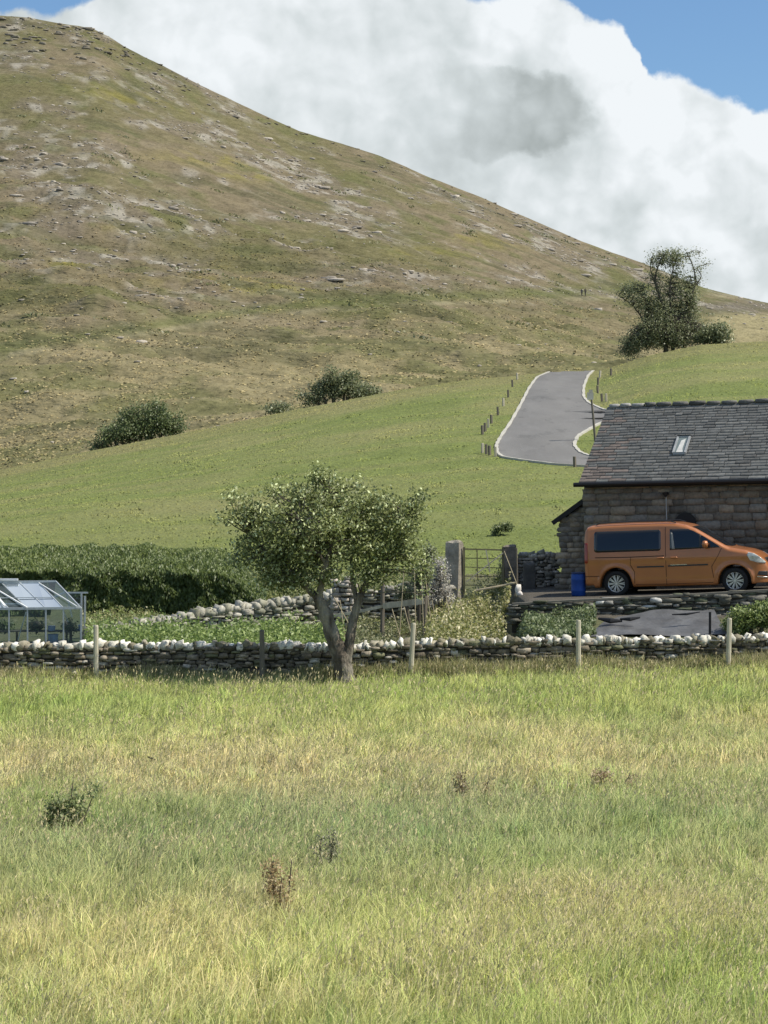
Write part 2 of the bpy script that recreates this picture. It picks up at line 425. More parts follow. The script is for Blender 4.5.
# ------------------------------------------------------------ hill scatter
N = 260000
u = rng.uniform(-.2, .2, N); d = 175+475*rng.uniform(0, 1, N)**.8; x = u*d; z = gz(x, d); px, py = toscr(x, d, z)
rk = rockmask(px, py, x, d)
keep = rng.uniform(0, 1, N) < rk**1.5*.10+.0012+.06*el(px, py, 60, 30, 90, 9, .25)
x, d, z, px, py = [q[keep] for q in (x, d, z, px, py)]; n = len(x)
s = rng.uniform(.18, .65, n)*(1+1.6*(rng.uniform(0,1,n) > .95))
gcol = rng.uniform(.55, 1.15, n)[:, None]*np.array([.42,.375,.31])
V, Fc, cc = stones(np.stack([x, d, z+s*.05], 1), np.stack([s*rng.uniform(.9,2.2,n), s, s*rng.uniform(.35,.7,n)], 1), rng.uniform(-.6,.6,n), gcol, rnd=.2, jit=.14)
cp = rng.uniform(-60,640,420); cd = 650-rng.uniform(0,22,420)*(1+(cp < 120)); cw = np.where(cp < 135, 1.0, .6)
ok = rng.uniform(0,1,420) < np.where(cp < 135, 1, .35); cp, cd, cw = cp[ok], cd[ok], cw[ok]; cxx = (cp-384)/F*cd
cs2 = rng.uniform(.4,1.25,len(cp))*cw; gc2 = rng.uniform(.6,1.1,len(cp))[:, None]*np.array([.25,.225,.175])
V2, F2, c2_ = stones(np.stack([cxx,cd,gz(cxx,cd)+cs2*.02],1), np.stack([cs2*rng.uniform(1.2,2.6,len(cp)),cs2*1.5,cs2*rng.uniform(.4,.8,len(cp))],1), rng.uniform(-.5,.5,len(cp)), gc2, rnd=.08, jit=.16)
V, Fcs, cc = merge([(V,Fc,cc),(V2,F2,c2_)]); Fc = Fcs[0]
props(npmesh('scree', V, [Fc], M_stone, cc), 'pale limestone rocks and scree scattered over the hillside', 'rocks', kind='stuff')

N = 150000
u = rng.uniform(-.21, .21, N); d = 168+300*rng.uniform(0, 1, N)**1.3; x = u*d; z = gz(x, d); px, py = toscr(x, d, z)
k = fbm(x/6, d/5, 3, 81)
keep = rng.uniform(0,1,N) < sst(.3,.6,k)*(1-.8*rockmask(px,py,x,d))*.8
x, d, z, px, py, k = [q[keep] for q in (x, d, z, px, py, k)]; n = len(x)
straw = rng.uniform(0,1,n); base = hill_col(x, d, z)
colb = lerp(base, np.array([.30,.26,.15])[None], (straw**2*sst(270,340,py))[:, None]*.9)
colb = colb*rng.uniform(.85,1.1,(n,1))
sz = rng.uniform(.10,.26,n)*(d/200)**.5
V, Q, T, cc = blades(np.stack([x,d,z-.03],1), sz, sz*rng.uniform(.7,1.5,n), rng.normal(0,1.2,(n,2)), colb*.98)
props(npmesh('tussock_grass', V, [Q, T], M_turf, cc), 'rough pale tussocky grass covering the lower hillside', 'grass', kind='stuff')

# low dark heather and gorse clumps on hill
N = 900
u = rng.uniform(-.2, .2, N); d = 300+345*rng.uniform(0, 1, N); x = u*d; z = gz(x, d)
k = fbm(x/18, d/8, 3, 91); kp = (k > .56)&(rng.uniform(0,1,len(k)) < .55); x, d, z = x[kp], d[kp], z[kp]; n = len(x)
m_ = 22
cx = np.repeat(x, m_)+rng.normal(0, 1.0, n*m_); cy = np.repeat(d, m_)+rng.normal(0,.7,n*m_)
cz = gz(cx, cy)+rng.uniform(0,.5,n*m_)
gc = np.repeat(rng.uniform(0,1,n), m_)[:, None]
V, Fc, cc = leaves(np.stack([cx,cy,cz],1), rng.uniform(.2,.45,n*m_)*.8, lerp(np.array([.085,.095,.038])[None], np.array([.15,.145,.06])[None], gc), asp=.7)
props(npmesh('heather', V, [Fc], M_leaf, cc), 'low dark heather and gorse patches dotted over the hill', 'heather', kind='stuff')

# ------------------------------------------------------------ road
LX = np.array([(371,556),(372.7,549),(377.6,537),(388.7,529),(402.7,522),(420,512.7),(439,500),(446,496.3),(454,497.2),(458,503),(461,523),(465,554),(467,584),(468.5,640),(469.5,760)], float)
# left edge as polyline in picture coordinates, mapped onto the slope
RX = np.array([(371,593.6),(376,588),(387.5,583.5),(398,583.5),(404,589),(409,600),(411,606),(412.5,640),(414,760)], float)
IS = np.array([(418,760),(419.5,640),(422,603),(430,589),(437,577.5),(446,573.8),(453,579.5),(457,589.5),(459,620),(461,760)], float)
def Lr(py): return float(np.interp(py, LX[:, 0], LX[:, 1]))
def Rr(py):
    if py <= 414: return float(np.interp(py, RX[:, 0], RX[:, 1]))
    if py <= 418: return 760.
    if py <= 461: return float(np.interp(py, IS[:, 0], IS[:, 1]))
    return 760.
def in_road(px, py):
    return ((py > 370.5) & (py < 469.5)) & (px > np.interp(py, LX[:,0], LX[:,1])-3) & (px < np.array([Rr(q) for q in py])+3)
rows = np.concatenate([np.linspace(370.2, 469.4, 160)])
V = []; NC = 24; fq = []
for i, r in enumerate(rows):
    l_, r_ = Lr(r), Rr(r)
    for j in range(NC):
        p = hit(l_+(r_-l_)*j/(NC-1), r); V.append((p.x, p.y, float(g1(p.x, p.y))+.045))
        if i and j: fq.append(((i-1)*NC+j-1, (i-1)*NC+j, i*NC+j, i*NC+j-1))
M_road = mat('tarmac', speck=(.9,[(.55,.62,(.20,.195,.185),.5),(.42,.36,(.12,.118,.11),.5)]), col=(.165,.160,.150), two=(.19,.184,.172), rough=.9, nscale=.8, namt=.09, bump=.01, bscale=30, spec=.2, stretch=(1,.25,1))
o = npmesh('road', V, [np.array(fq)], M_road, smooth=True); props(o, kind='structure')
M_line = mat('pale_kerb', col=(.44,.42,.36), rough=.9, nscale=3, namt=.25)
mb = MB()
def edge(pts, w=.15):
    P3 = []
    for i in range(len(pts)-1):
        for k in range(8):
            t = k/8; P3.append((pts[i][0]+(pts[i+1][0]-pts[i][0])*t, pts[i][1]+(pts[i+1][1]-pts[i][1])*t))
    P3.append(pts[-1])
    pp = []
    for (py, px) in P3:
        p = hit(px, py); pp.append(p)
    # smooth
    for _ in range(3):
        pp = [pp[0]]+[(pp[i-1]+pp[i]*2+pp[i+1])/4 for i in range(1, len(pp)-1)]+[pp[-1]]
    for p in pp: p.z = g1(p.x, p.y)
    v = []; f = []
    for i, p in enumerate(pp):
        t = (pp[min(i+1,len(pp)-1)]-pp[max(0,i-1)]); t.z = 0; t.normalize(); s = Vector((-t.y, t.x, 0))*w/2
        ww = 1+.25*math.sin(i*1.7)
        a = p-s*ww; b = p+s*ww
        v += [(a.x,a.y,p.z-.1),(a.x,a.y,p.z+.08),(b.x,b.y,p.z+.08),(b.x,b.y,p.z-.1)]
        if i:
            k = i*4
            for q in range(3): f.append((k-4+q, k+q, k+q+1, k-4+q+1))
    mb.add(v, f)
edge([tuple(q) for q in LX[1:]]); edge([tuple(q) for q in RX]); edge([tuple(q) for q in IS])
props(mb.build('road_kerb', M_line), kind='structure')

# roadside posts
CR = lambda cx, cy: (480+cx/4.8, 360+cy/4.8)
posts = [((12,447),(12,408)),((30,452),(29,415)),((46,458),(45,422)),((75,464),(73,432)),((12,358),(10,330)),((25,345),(24,312)),((40,325),(39,295)),((55,305),(53,278)),((86,266),(84,228)),((112,222),(111,200)),((135,180),(134,150)),((155,130),(154,105)),((178,95),(177,75)),
         ((455,515),(452,470)),((585,200),(582,172)),((606,200),(604,170)),((565,160),(562,130)),((566,120),(568,85)),((575,85),(577,60)),((628,75),(628,50))]
first = None
for i, (b, t) in enumerate(posts):
    bx, by = CR(*b); tx, ty = CR(*t)
    p = hit(bx, by); h = max(.45, (by-ty)/F*p.y); ln = (tx-bx)/F*p.y
    q = MB(); q.box((0,0,h/2-.1), (.11,.11,h+.2))
    for k in range(4, 8): pass
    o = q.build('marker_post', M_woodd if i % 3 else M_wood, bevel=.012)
    o.location = p; o.rotation_euler = (0, math.atan2(ln, h), random.uniform(0,1))
    side = 'left' if bx < 540 else 'right'
    where = ('at the lower left road bend' if i < 4 else 'in the line left of the road') if side == 'left' else ('at the lower road edge beside the roof' if i == 13 else 'on the verge right of the road')
    ordn = ['first','second','third','fourth','fifth','sixth','seventh','eighth','ninth'][i if i < 4 else (i-4 if i < 13 else max(0, i-14))]
    if i == 13: lab = 'small dark marker post at the lower road edge just left of the slate roof'
    else: lab = 'short wooden post %s, %s from the %s' % (where, ordn, 'left' if i < 4 else 'bottom')
    props(o, lab, 'post', 'small posts along the road verges')
# leaning pole with sign
p = hit(595.5, 441); top = P(590.8, 391.5, p.y)
root = thing('sign_pole', 'thin leaning pole with a small pale sign on the grass island of the road', 'sign pole', p)
MB().tube([p-Vector((0,0,.2)), p.lerp(top,.5), top], [.06,.055,.045], 7).build('pole', M_woodd, root, off=p)
s_ = MB(); s_.box(P(590.3, 396, p.y-.09), (.30,.03,.34)); s_.build('sign_plate', M_line, root, off=p)
s_ = MB(); s_.box(P(590.9, 391, p.y-.02), (.16,.1,.12)); s_.build('pole_cap', M_line, root, off=p)

# ------------------------------------------------------------ walls
def wall(name, path, thick, sh, sl, cols, label=None, cat='stone wall', cope=None, copecols=None, m=None, core=None, parent=None, off=None, depthjit=.04, smooth=False, partname=None, rnd=.08, jit=.11, ck=.33):
    """path: list (x,y,zb,zt). builds courses of stones with a core"""
    m = m or M_stone; core = core or M_core
    p = np.array(path, float); seg = np.hypot(np.diff(p[:,0]), np.diff(p[:,1])); cs = np.concatenate([[0], np.cumsum(seg)])
    L = cs[-1]
    at = lambda s: [np.interp(s, cs, p[:, k]) for k in range(4)]
    def yaw(s):
        a = at(max(0, s-.05)); b = at(min(L, s+.05)); return math.atan2(b[1]-a[1], b[0]-a[0])
    cc_, ss_, yy_, col_ = [], [], [], []
    if parent: ck = .40
    H = (p[:,3]-p[:,2]).max(); nh = 0
    z = 0
    while z < H:
        hh = random.uniform(*sh); s = random.uniform(-.2, 0)
        while s < L:
            w = random.uniform(*sl)*(.8+hh/sh[1]*.4)
            q = at(min(L, max(0, s+w/2)))
            if q[2]+z+hh*.45 < q[3]:
                cc_.append((q[0]+random.gauss(0,.003), q[1]+random.uniform(-depthjit, depthjit), q[2]+z+hh/2+random.uniform(-.03,.03)*(0.2 if parent else 1)))
                ss_.append((w*1.06, thick*random.uniform(.90,1.10), hh*(random.uniform(.98,1.14) if parent else random.uniform(.75,1.4)))); yy_.append(yaw(min(L, max(0,s+w/2))))
                c = random.choices(cols[0], cols[1])[0]; k = random.uniform(.75,1.25); col_.append([v*k for v in c])
            s += w
        z += hh
    V, Fc, cc = stones(cc_, ss_, yy_, col_, rnd=rnd, jit=jit)
    root = parent
    if root is None:
        root = thing(name, label, cat, (path[0][0], path[0][1], path[0][2])); off = root.location.copy()
    o = npmesh(partname or 'stone_courses', V, [Fc], m, cc, parent=root, off=off, smooth=smooth)
    v, f = [], []
    for i, q in enumerate(path):
        y_ = math.atan2(path[min(i+1,len(path)-1)][1]-path[max(i-1,0)][1], path[min(i+1,len(path)-1)][0]-path[max(i-1,0)][0])
        nx, ny = -math.sin(y_)*thick*ck, math.cos(y_)*thick*ck
        v += [(q[0]-nx,q[1]-ny,q[2]-.2),(q[0]-nx,q[1]-ny,q[3]-.06),(q[0]+nx,q[1]+ny,q[3]-.06),(q[0]+nx,q[1]+ny,q[2]-.2)]
        if i:
            k = i*4
            f += [(k-4+j, k+j, k+(j+1)%4, k-4+(j+1)%4) for j in range(4)]
    f += [(0,1,2,3), tuple(len(v)-4+j for j in (3,2,1,0))]
    MB().add(v, f).build('wall_core', core, root, off=off)
    if cope:
        ch, cw = cope; cc_, ss_, yy_, col_, tl = [], [], [], [], []
        s = 0
        while s < L:
            w = random.uniform(*cw); q = at(min(L, s+w/2)); h = ch*random.uniform(.7,1.25)
            cc_.append((q[0], q[1]+random.uniform(-.04,.04), q[3]+h/2-.07)); ss_.append((w*1.02, thick*random.uniform(.75,1.0), h)); yy_.append(yaw(min(L,s+w/2))+random.gauss(0,.08))
            tl.append(random.gauss(.10,.30)); c = random.choices(copecols[0], copecols[1])[0]; k = random.uniform(.8,1.15); col_.append([v_*k for v_ in c])
            s += w*.93
        V, Fc, cc = stones(cc_, ss_, yy_, col_, rnd=.05, jit=.15, tilt=np.array(tl))
        npmesh('coping', V, [Fc], m, cc, parent=root, off=off)
    return root
GREY = ([(.20,.17,.125),(.29,.25,.19),(.13,.115,.085),(.46,.43,.36),(.17,.17,.10)], [4,3,3,1.2,1.5])
PALE = ([(.78,.75,.66),(.62,.59,.50),(.34,.31,.23),(.21,.19,.13)], [4,3,2,1.6])
PALEM = ([(.40,.38,.32),(.30,.29,.23),(.2,.2,.15)], [3,3,2])
def zt(py, d): return P(384, py, d).z
path = []
for px, pt in [(-420,643),(-100,643),(0,648),(110,646.5),(230,648),(345,649),(400,646),(470,644),(560,642),(640,642.5),(768,640),(900,638),(1200,636)]:
    d = 50.4; q = P(px, pt, d); path.append((q.x, d, g1(q.x, d)-.05, q.z+.02))
wall('dry_stone_wall', path, .5, (.05,.12), (.10,.34), GREY, 'long dry stone wall with pale coping stones running behind the meadow grass', cope=(.18,(.05,.22)), copecols=PALE)
# garden wall, curving, pale copes
path = []
for px, pt, d in [(85,634,56.0),(120,629,56.6),(170,620,57.3),(225,611,58),(262,607,58.6),(300,601,59.1),(332,596,59.4)]:
    q = P(px, pt, d); path.append((q.x, d, g1(q.x, d)-.1, q.z))
wall('garden_wall', path, .42, (.07,.13), (.14,.36), PALEM, 'low curving garden wall with tilted pale copes in front of the hedge', cope=(.22,(.10,.2)), copecols=([(.42,.40,.33),(.30,.29,.22),(.55,.53,.45)],[3,2,1]))
PINK = ([(.42,.37,.31),(.33,.29,.24),(.5,.46,.4),(.25,.23,.19)], [3,3,2,1])
path = [(*P(334,600,58)[:2], .8, zt(580,58)), (*P(352,600,58)[:2], .8, zt(578,58))]
wall('wall_end_pier', path, .5, (.08,.16), (.12,.3), PINK, 'stout pinkish stone wall end standing right behind the apple tree fork', 'stone pier')
path = [(*P(px,600,60.2)[:2], 1.0, zt(pt,60.2)) for px, pt in [(354,596),(380,588),(410,582),(436,580),(448,584)]]
wall('rubble_wall', path, .45, (.07,.15), (.12,.4), PALEM, 'tumbledown grey rubble wall between the apple tree and the gate', 'stone wall')
path = [(*P(px,600,61.3)[:2], 1.1, zt(pt,61.3)) for px, pt in [(518,556),(540,554),(557,555)]]
wall('field_wall', path, .5, (.06,.13), (.08,.24), PINK, 'short sunlit stone wall between the gatepost and the lean-to', 'stone wall', cope=(.14,(.1,.25)), copecols=PALEM)
# retaining wall under the van
path = []
for px, pt in [(512,604),(575,600.3),(640,597.4),(700,594),(768,590),(900,582),(1150,567)]:
    q = P(px, pt, 53.85); path.append((q.x, 53.85, 1.25, q.z))
wall('retaining_wall', path, .3, (.05,.12), (.14,.45), ([(.12,.115,.09),(.19,.18,.15),(.28,.27,.24),(.10,.11,.07),(.5,.49,.45)], [4,3,1.2,2,.35]), 'low retaining wall of mossy grey stone holding up the terrace under the van', 'stone wall')
# kerb slab edge at top
mb = MB()
for i in range(len(path)-1):
    a = Vector((path[i][0], path[i][1]-.06, path[i][3]+.0)); b = Vector((path[i+1][0], path[i+1][1]-.06, path[i+1][3]+.0))
    mb.bar(a, b, .17, .05)
props(mb.build('terrace_kerb', mat('kerb_stone', col=(.15,.14,.115), rough=.9, nscale=5, namt=.35)), kind='structure')

# gateposts & standing slab
def block(name, label, cat, px0, px1, pt, d, depth, colr, lean=0., yaw=0.):
    a = P(px0, pt, d); b = P(px1, pt, d); zb = g1((a.x+b.x)/2, d)-.2; h = a.z-zb; w = b.x-a.x
    me = bpy.data.meshes.new(name); bm = bmesh.new(); bmesh.ops.create_cube(bm, size=1)
    bmesh.ops.subdivide_edges(bm, edges=bm.edges, cuts=5, use_grid_fill=True)
    for v in bm.verts:
        n_ = Vector((vn(v.co.x*3+px0, v.co.z*4+v.co.y*3, 3)-.5, vn(v.co.y*3+px0, v.co.z*4, 4)-.5, 0))
        co = v.co.copy(); e = sum(1 for q in co if abs(abs(q)-.5) < 1e-4)
        co *= (1-.03*(e-1)) if e > 1 else 1
        v.co = Vector(((co.x+n_.x*.13)*w, (co.y+n_.y*.1)*depth, (co.z+.5)*h+(vn(co.x*4, co.y*4, 9)-.5)*.08*(co.z > .4)))
    bm.to_mesh(me); bm.free()
    o = link(name, me, mat(name+str(px0), col=colr, two=tuple(q*1.5 for q in colr), rough=.95, nscale=6, namt=.3, bump=.02, bscale=14), smooth=False)
    o.location = ((a.x+b.x)/2, d, zb); o.rotation_euler = (0, lean, yaw)
    return props(o, label, cat)
props(block('gatepost', 'squared stone gatepost on the left of the old gate with a sunlit right face', 'gatepost', 447.5, 462, 541, 61, .34, (.25,.225,.18), yaw=-.5), group='stone gateposts')
props(block('gatepost', 'darker leaning stone gatepost on the right of the old gate', 'gatepost', 504.5, 517, 545.5, 61, .34, (.15,.13,.105), -.02), group='stone gateposts')
block('upright_slab', 'dark upright stone slab standing in front of the short sunlit wall', 'stone slab', 523, 535, 563.5, 60.2, .2, (.085,.08,.072))

# gate
gp = Vector((P(486,590,60.9).x, 60.9, g1(P(486,590,60.9).x, 60.9)))
root = thing('field_gate', 'old weathered field gate with a diagonal brace between two stone gateposts', 'gate', gp)
def G(px, py, dd=0): return P(px, py, 60.9+dd)
M_gate = mat('gate_timber', col=(.20,.18,.10), rough=.9, nscale=8, namt=.3)
fr = MB(); fr.bar(G(463.5,549),G(503.5,550),.035,.04); fr.bar(G(464,547),G(464,594),.06,.06); fr.bar(G(503,547),G(503,594),.06,.06); fr.build('gate_frame', M_gate, root, off=gp)
for k in range(4):
    MB().bar(G(464,558+k*9,.03), G(503,559+k*9,.03), .018, .022).build('gate_bar', M_gate, root, off=gp)
MB().bar(G(486,550,-.05), G(490,572,-.05), .05,.03).build('brace', M_wood, root, off=gp)
MB().bar(G(503,553,-.06), G(466,582,-.06), .05,.03).build('brace', M_wood, root, off=gp)
MB().bar(G(477,549,-.05), G(477.5,580,-.05), .05,.03).build('brace', M_gate, root, off=gp)

# fence posts in meadow
for (px, pt, lean, m_, lab) in [(96,625,0.0,M_wood,'grey wooden fence post against the wall nearest the greenhouse'),
                       (262,630,0.0,M_woodd,'dark shaded fence post left of the apple tree trunk'),  # takes the darker wood, so the tree's shade is in its colour
                       (413.5,623,.07,M_wood,'pale leaning fence post just right of the apple tree'),
                       (578.5,620,0.0,M_wood,'upright pale fence post below the blue bin'),
                       (729.5,618,.03,M_wood,'pale fence post below the front wheel of the orange van')]:
    q = P(px, pt, 49.7); zb = g1(q.x, 49.7)-.2
    b = MB(); b.tube([(q.x-lean*1.2,49.7,zb),(q.x,49.7,q.z-.03),(q.x,49.7,q.z)], [.062,.055,.045], 9)
    o = b.build('fence_post', m_, off=(q.x-lean*1.2,49.7,zb+.2)); o.location = (q.x-lean*1.2,49.7,zb+.2)
    props(o, lab, 'fence post', 'fence posts in front of the dry stone wall')

# ------------------------------------------------------------ trees and bushes
def inpoints(lobes, n, edge=.35):
    """points in union of ellipsoids, biased to the outside"""
    vol = np.array([l[1][0]*l[1][1]*l[1][2]*(l[2] if len(l) > 2 else 1) for l in lobes]); vol = vol**.62; vol = vol/vol.sum()
    idx = rng.choice(len(lobes), n, p=vol)
    c = np.array([l[0] for l in lobes])[idx]; r = np.array([l[1] for l in lobes])[idx]
    d = rng.normal(size=(n,3)); d /= np.linalg.norm(d, axis=1)[:, None]
    rad = rng.uniform(0,1,n)**edge
    return c+d*r*rad[:, None]
def tree(name, label, cat, base, limbs, lobes, ncl, per, clr, lsz, cols, bark=M_bark, trunkname='trunk', group=None, twig=.012, edge=.4, flatleaf=0, woody=True):
    root = thing(name, label, cat, base, group=group)
    cl = inpoints(lobes, ncl, edge)
    node = []
    mb = MB()
    for pts, r0, r1 in limbs:
        pts = [Vector(p) for p in pts]
        # catmull-ish subdivision
        q = []
        for i in range(len(pts)-1):
            a, b = pts[i], pts[i+1]; pa = pts[max(0,i-1)]; pb = pts[min(len(pts)-1,i+2)]
            for k in range(5):
                t = k/5
                q.append(0.5*((2*a)+(b-pa)*t+(2*pa-5*a+4*b-pb)*t*t+(-pa+3*a-3*b+pb)*t**3))
        q.append(pts[-1])
        rr = [r0+(r1-r0)*(i/(len(q)-1))**.8 for i in range(len(q))]
        rr = [r*(1+.10*math.sin(i*2.3)+random.uniform(-.06,.06)) for i, r in enumerate(rr)]
        mb.tube(q, rr, 9)
        node += [(p, r) for p, r in zip(q[len(q)//3:], rr[len(q)//3:])]
    if limbs: mb.build(trunkname, bark, root, off=base, smooth=True)
    if node and woody:
        br = MB(); NP = np.array([tuple(p) for p, _ in node])
        for c in cl:
            dd = np.linalg.norm(NP-c, axis=1)+np.maximum(0, NP[:,2]-c[2])*.8
            j = int(np.argmin(dd)); p = node[j][0]; c_ = Vector(c); L = (c_-p).length
            if L < .02: continue
            m1 = p.lerp(c_, .5)+Vector((random.uniform(-1,1), random.uniform(-1,1), random.uniform(-.6,1)))*L*.12
            br.tube([p, m1, c_], [min(node[j][1]*.6, twig*2.2), twig*1.3, twig*.5], 5, cap=False)
        br.build('branches', bark, root, off=base, smooth=True)
    n = ncl*per
    cc = np.repeat(cl, per, axis=0)+rng.normal(0, 1, (n,3))*np.array(clr)[None]
    tone = np.repeat(rng.uniform(0,1,ncl), per); pick = np.clip(tone*.5+rng.uniform(0,1,n)*.5, 0, 1)
    co = lerp(np.array(cols[0])[None], np.array(cols[1])[None], pick[:, None])
    hi = rng.uniform(0,1,n) > .86
    co[hi] = np.array(cols[2])
    V, Fc, c2 = leaves(cc, rng.uniform(.7,1.3,n)*lsz, co, asp=.55)
    npmesh('crown' if limbs else 'foliage', V, [Fc], M_leaf, c2, parent=root, off=base)
    return root

AD = 49.3
def A(px, py, dy=0): return tuple(P(px, py, AD+dy))
bz = P(343,676,AD); base = Vector((bz.x, AD, g1(bz.x, AD)))
m2 = AD/F
lob = []
for (px,py,rx,ry,dy,w) in [(262,520,24,20,.1,1),(245,510,18,15,.0,.8),(243,545,16,12,.1,.7),(330,503,32,24,.0,1.1),(325,480,18,10,.1,.8),(300,530,36,28,-.2,1),(350,535,38,30,.3,1),(395,520,26,22,.0,1),(415,508,12,12,.1,1.1),
                        (275,565,26,15,.1,1),(310,560,30,22,.2,.9),(360,562,26,20,-.3,.9),(395,552,28,16,.2,.9),(418,558,16,16,.1,.9),(330,530,60,34,.0,1.6),(280,540,34,26,-.1,1.2),(385,535,36,28,.1,1.2),(300,500,30,18,.1,1.1),(370,505,30,16,.1,1.1),(424,580,9,16,.1,.5),(232,495,8,6,0,.5),(228,515,6,8,0,.4),(318,476,6,8,0,.5),(420,498,8,6,0,.6),(360,488,10,6,0,.5),(385,498,8,5,0,.5),(240,560,10,6,0,.4),(272,488,12,7,0,.6),(300,585,16,8,-.1,.7),(268,580,18,10,0,.9),(330,575,14,8,-.2,.6),(390,572,16,8,.1,.7),(262,562,22,14,.0,.8),(285,582,20,8,0,.6),(372,580,12,8,0,.5)]:
    c = P(px, py, AD+dy); lob.append(((c.x,c.y,c.z),(rx*m2, max(rx,ry)*m2*1.0, ry*m2), w))
limbs = [([A(346,684),A(342,662),A(334,640),A(325,612),A(318,598)], .25,.125),
         ([A(318,598),A(307,588,.1),A(292,572,.1),A(270,556,.2),A(250,535,.2)], .10,.03),
         ([A(319,600),A(322,580,-.1),A(327,560,-.2),A(333,530,0),A(330,495,.1)], .10,.025),
         ([A(346,664),A(350,640,.05),A(353,622,.1),A(357,606,.1),A(361,594,.1)], .13,.085),
         ([A(360,597,.1),A(368,580,.2),A(380,560,.2),A(395,535,.2),A(405,515,.1)], .085,.025),
         ([A(357,602,.1),A(352,575,.3),A(352,550,.3),A(358,520,.4)], .07,.02),
         ([A(326,563,-.2),A(312,545,-.3),A(300,520,-.4)], .05,.015)]
tree('apple_tree', 'gnarled leafy apple tree with a forked leaning trunk in front of the wall', 'tree', base, limbs, lob, 640, 44, (.13,.13,.11), .041,
     [(.075,.09,.028),(.19,.215,.07),(.44,.48,.25)], twig=.010, edge=.55)

# far ash / hawthorn on the crest
TD = 156.0
def Tq(cx, cy, dy=0): return tuple(P(580+cx/4.085, 230+cy/4.085, TD+dy))
tb = P(580+345/4.085, 352, TD); base = Vector((tb.x, TD, g1(tb.x, TD)))
mm = TD/F/4.085
lob = []
for (cx,cy,rx,ry,w) in [(345,115,55,35,.7),(300,140,30,30,.4),(400,100,25,18,.6),(450,100,20,22,.35),(480,90,18,12,.4),(515,140,16,12,.5),(480,165,18,14,.45),(380,240,70,45,.45),(460,215,35,25,.7),(440,280,50,40,.7),(220,240,60,30,.5),(250,290,50,40,.4),
                        (180,265,30,20,.4),(350,340,100,50,.8),(330,400,110,55,1.3),(430,400,70,55,1.3),(260,450,90,45,1.5),(400,450,90,30,1.5),(200,495,45,25,1.5),(310,200,30,50,.5),(400,180,40,50,.4),(300,300,60,50,.5),(440,330,60,50,.7),(500,420,50,40,.8),(380,120,80,30,.5)]:
    c = P(580+cx/4.085, 230+cy/4.085, TD+random.uniform(-.4,.4)); lob.append(((c.x,c.y,c.z),(rx*mm, rx*mm*.7, ry*mm), w))
limbs = [([Tq(350,500),Tq(350,350),Tq(322,265),Tq(308,190),Tq(335,110)], .28,.06),
         ([Tq(380,500),Tq(372,340),Tq(368,220),Tq(395,110)], .22,.05),
         ([Tq(270,480),Tq(262,380),Tq(215,310),Tq(148,262)], .16,.04),
         ([Tq(268,480),Tq(264,370),Tq(275,290),Tq(250,230)], .14,.04),
         ([Tq(420,480),Tq(430,330),Tq(470,225),Tq(462,150),Tq(435,90)], .17,.05),
         ([Tq(468,230),Tq(495,190),Tq(480,155),Tq(515,140),Tq(535,138)], .08,.03),
         ([Tq(440,95),Tq(470,82),Tq(500,92)], .05,.02),
         ([Tq(322,262),Tq(290,170),Tq(290,130)], .1,.03)]
tree('hawthorn_tree', 'tall straggly tree with bare twisting limbs on the grassy crest above the roof', 'tree', base, [(p_, a1*.62, a2*.6) for p_, a1, a2 in limbs], lob, 1500, 22, (.26,.26,.22), .062,
     [(.075,.088,.04),(.15,.165,.075),(.24,.25,.14)], bark=M_barkd, twig=.022, edge=.5)
def bush(name, label, cat, els, d, ncl, per, clr, lsz, cols, group=None, stem=True, bd=None):
    lob = []; lo = 1e9; xx = []
    for (px,py,rx,ry) in els:
        c = P(px,py,d); k = d/F; lob.append(((c.x,c.y,c.z),(rx*k, rx*k*.8, ry*k), 1)); xx.append(c.x)
    bx = sum(xx)/len(xx); base = Vector((bx, d, g1(bx, d)))
    limbs = []
    if stem:
        for l in lob:
            limbs.append(([(bx+(l[0][0]-bx)*.6, d, g1(bx+(l[0][0]-bx)*.6, d)-.1), ((l[0][0]+bx)/2+(l[0][0]-bx)*.3, d, (base.z+l[0][2])/2), l[0]], .012*d**.5, .003*d**.5))
    return tree(name, label, cat, base, limbs, lob, ncl, per, clr, lsz, cols, bark=M_barkd, trunkname='stem', group=group, twig=.0015*d**.5+.001, edge=.5)
DG = [(.05,.07,.022),(.10,.125,.045),(.17,.2,.08)]
OL = [(.075,.088,.038),(.14,.155,.07),(.22,.24,.13)]
BG = 'bushes along the pasture crest'
bush('hawthorn_bush', 'rounded dark green bush on the far left of the pasture crest', 'bush', [(150,420,22,16),(135,426,26,15),(118,436,22,13),(168,422,16,14),(98,446,14,6),(126,416,7,6),(158,408,8,7),(142,409,7,6),(108,432,8,6),(177,430,9,8)], 158, 340, 36, (.28,.28,.24), .085, DG, BG)
bush('hawthorn_bush', 'loose spreading bush in the middle of the pasture crest', 'bush', [(332,386,14,13),(312,398,14,9),(360,391,18,8),(345,386,14,9),(330,374,6,6),(350,377,6,5),(372,392,8,4),(320,388,7,7)], 157, 210, 34, (.25,.25,.2), .09, OL, BG)
bush('hawthorn_bush', 'tiny low olive bush just left of the middle crest bush', 'bush', [(278,408,13,5)], 154, 40, 26, (.25,.25,.12), .08, OL, BG)
bush('hawthorn_bush', 'small grey green bush right of the straggly tree', 'bush', [(717,334,15,11),(703,338,8,8)], 155, 110, 34, (.22,.22,.16), .085, OL, BG)
bush('nettle_clump', 'small dark nettle clump growing on the pasture above the gate', 'weed clump', [(497,531,6,6),(506,528,7,5)], float(hit(500,535.5).y), 40, 30, (.05,.05,.05), .035, DG, stem=False)
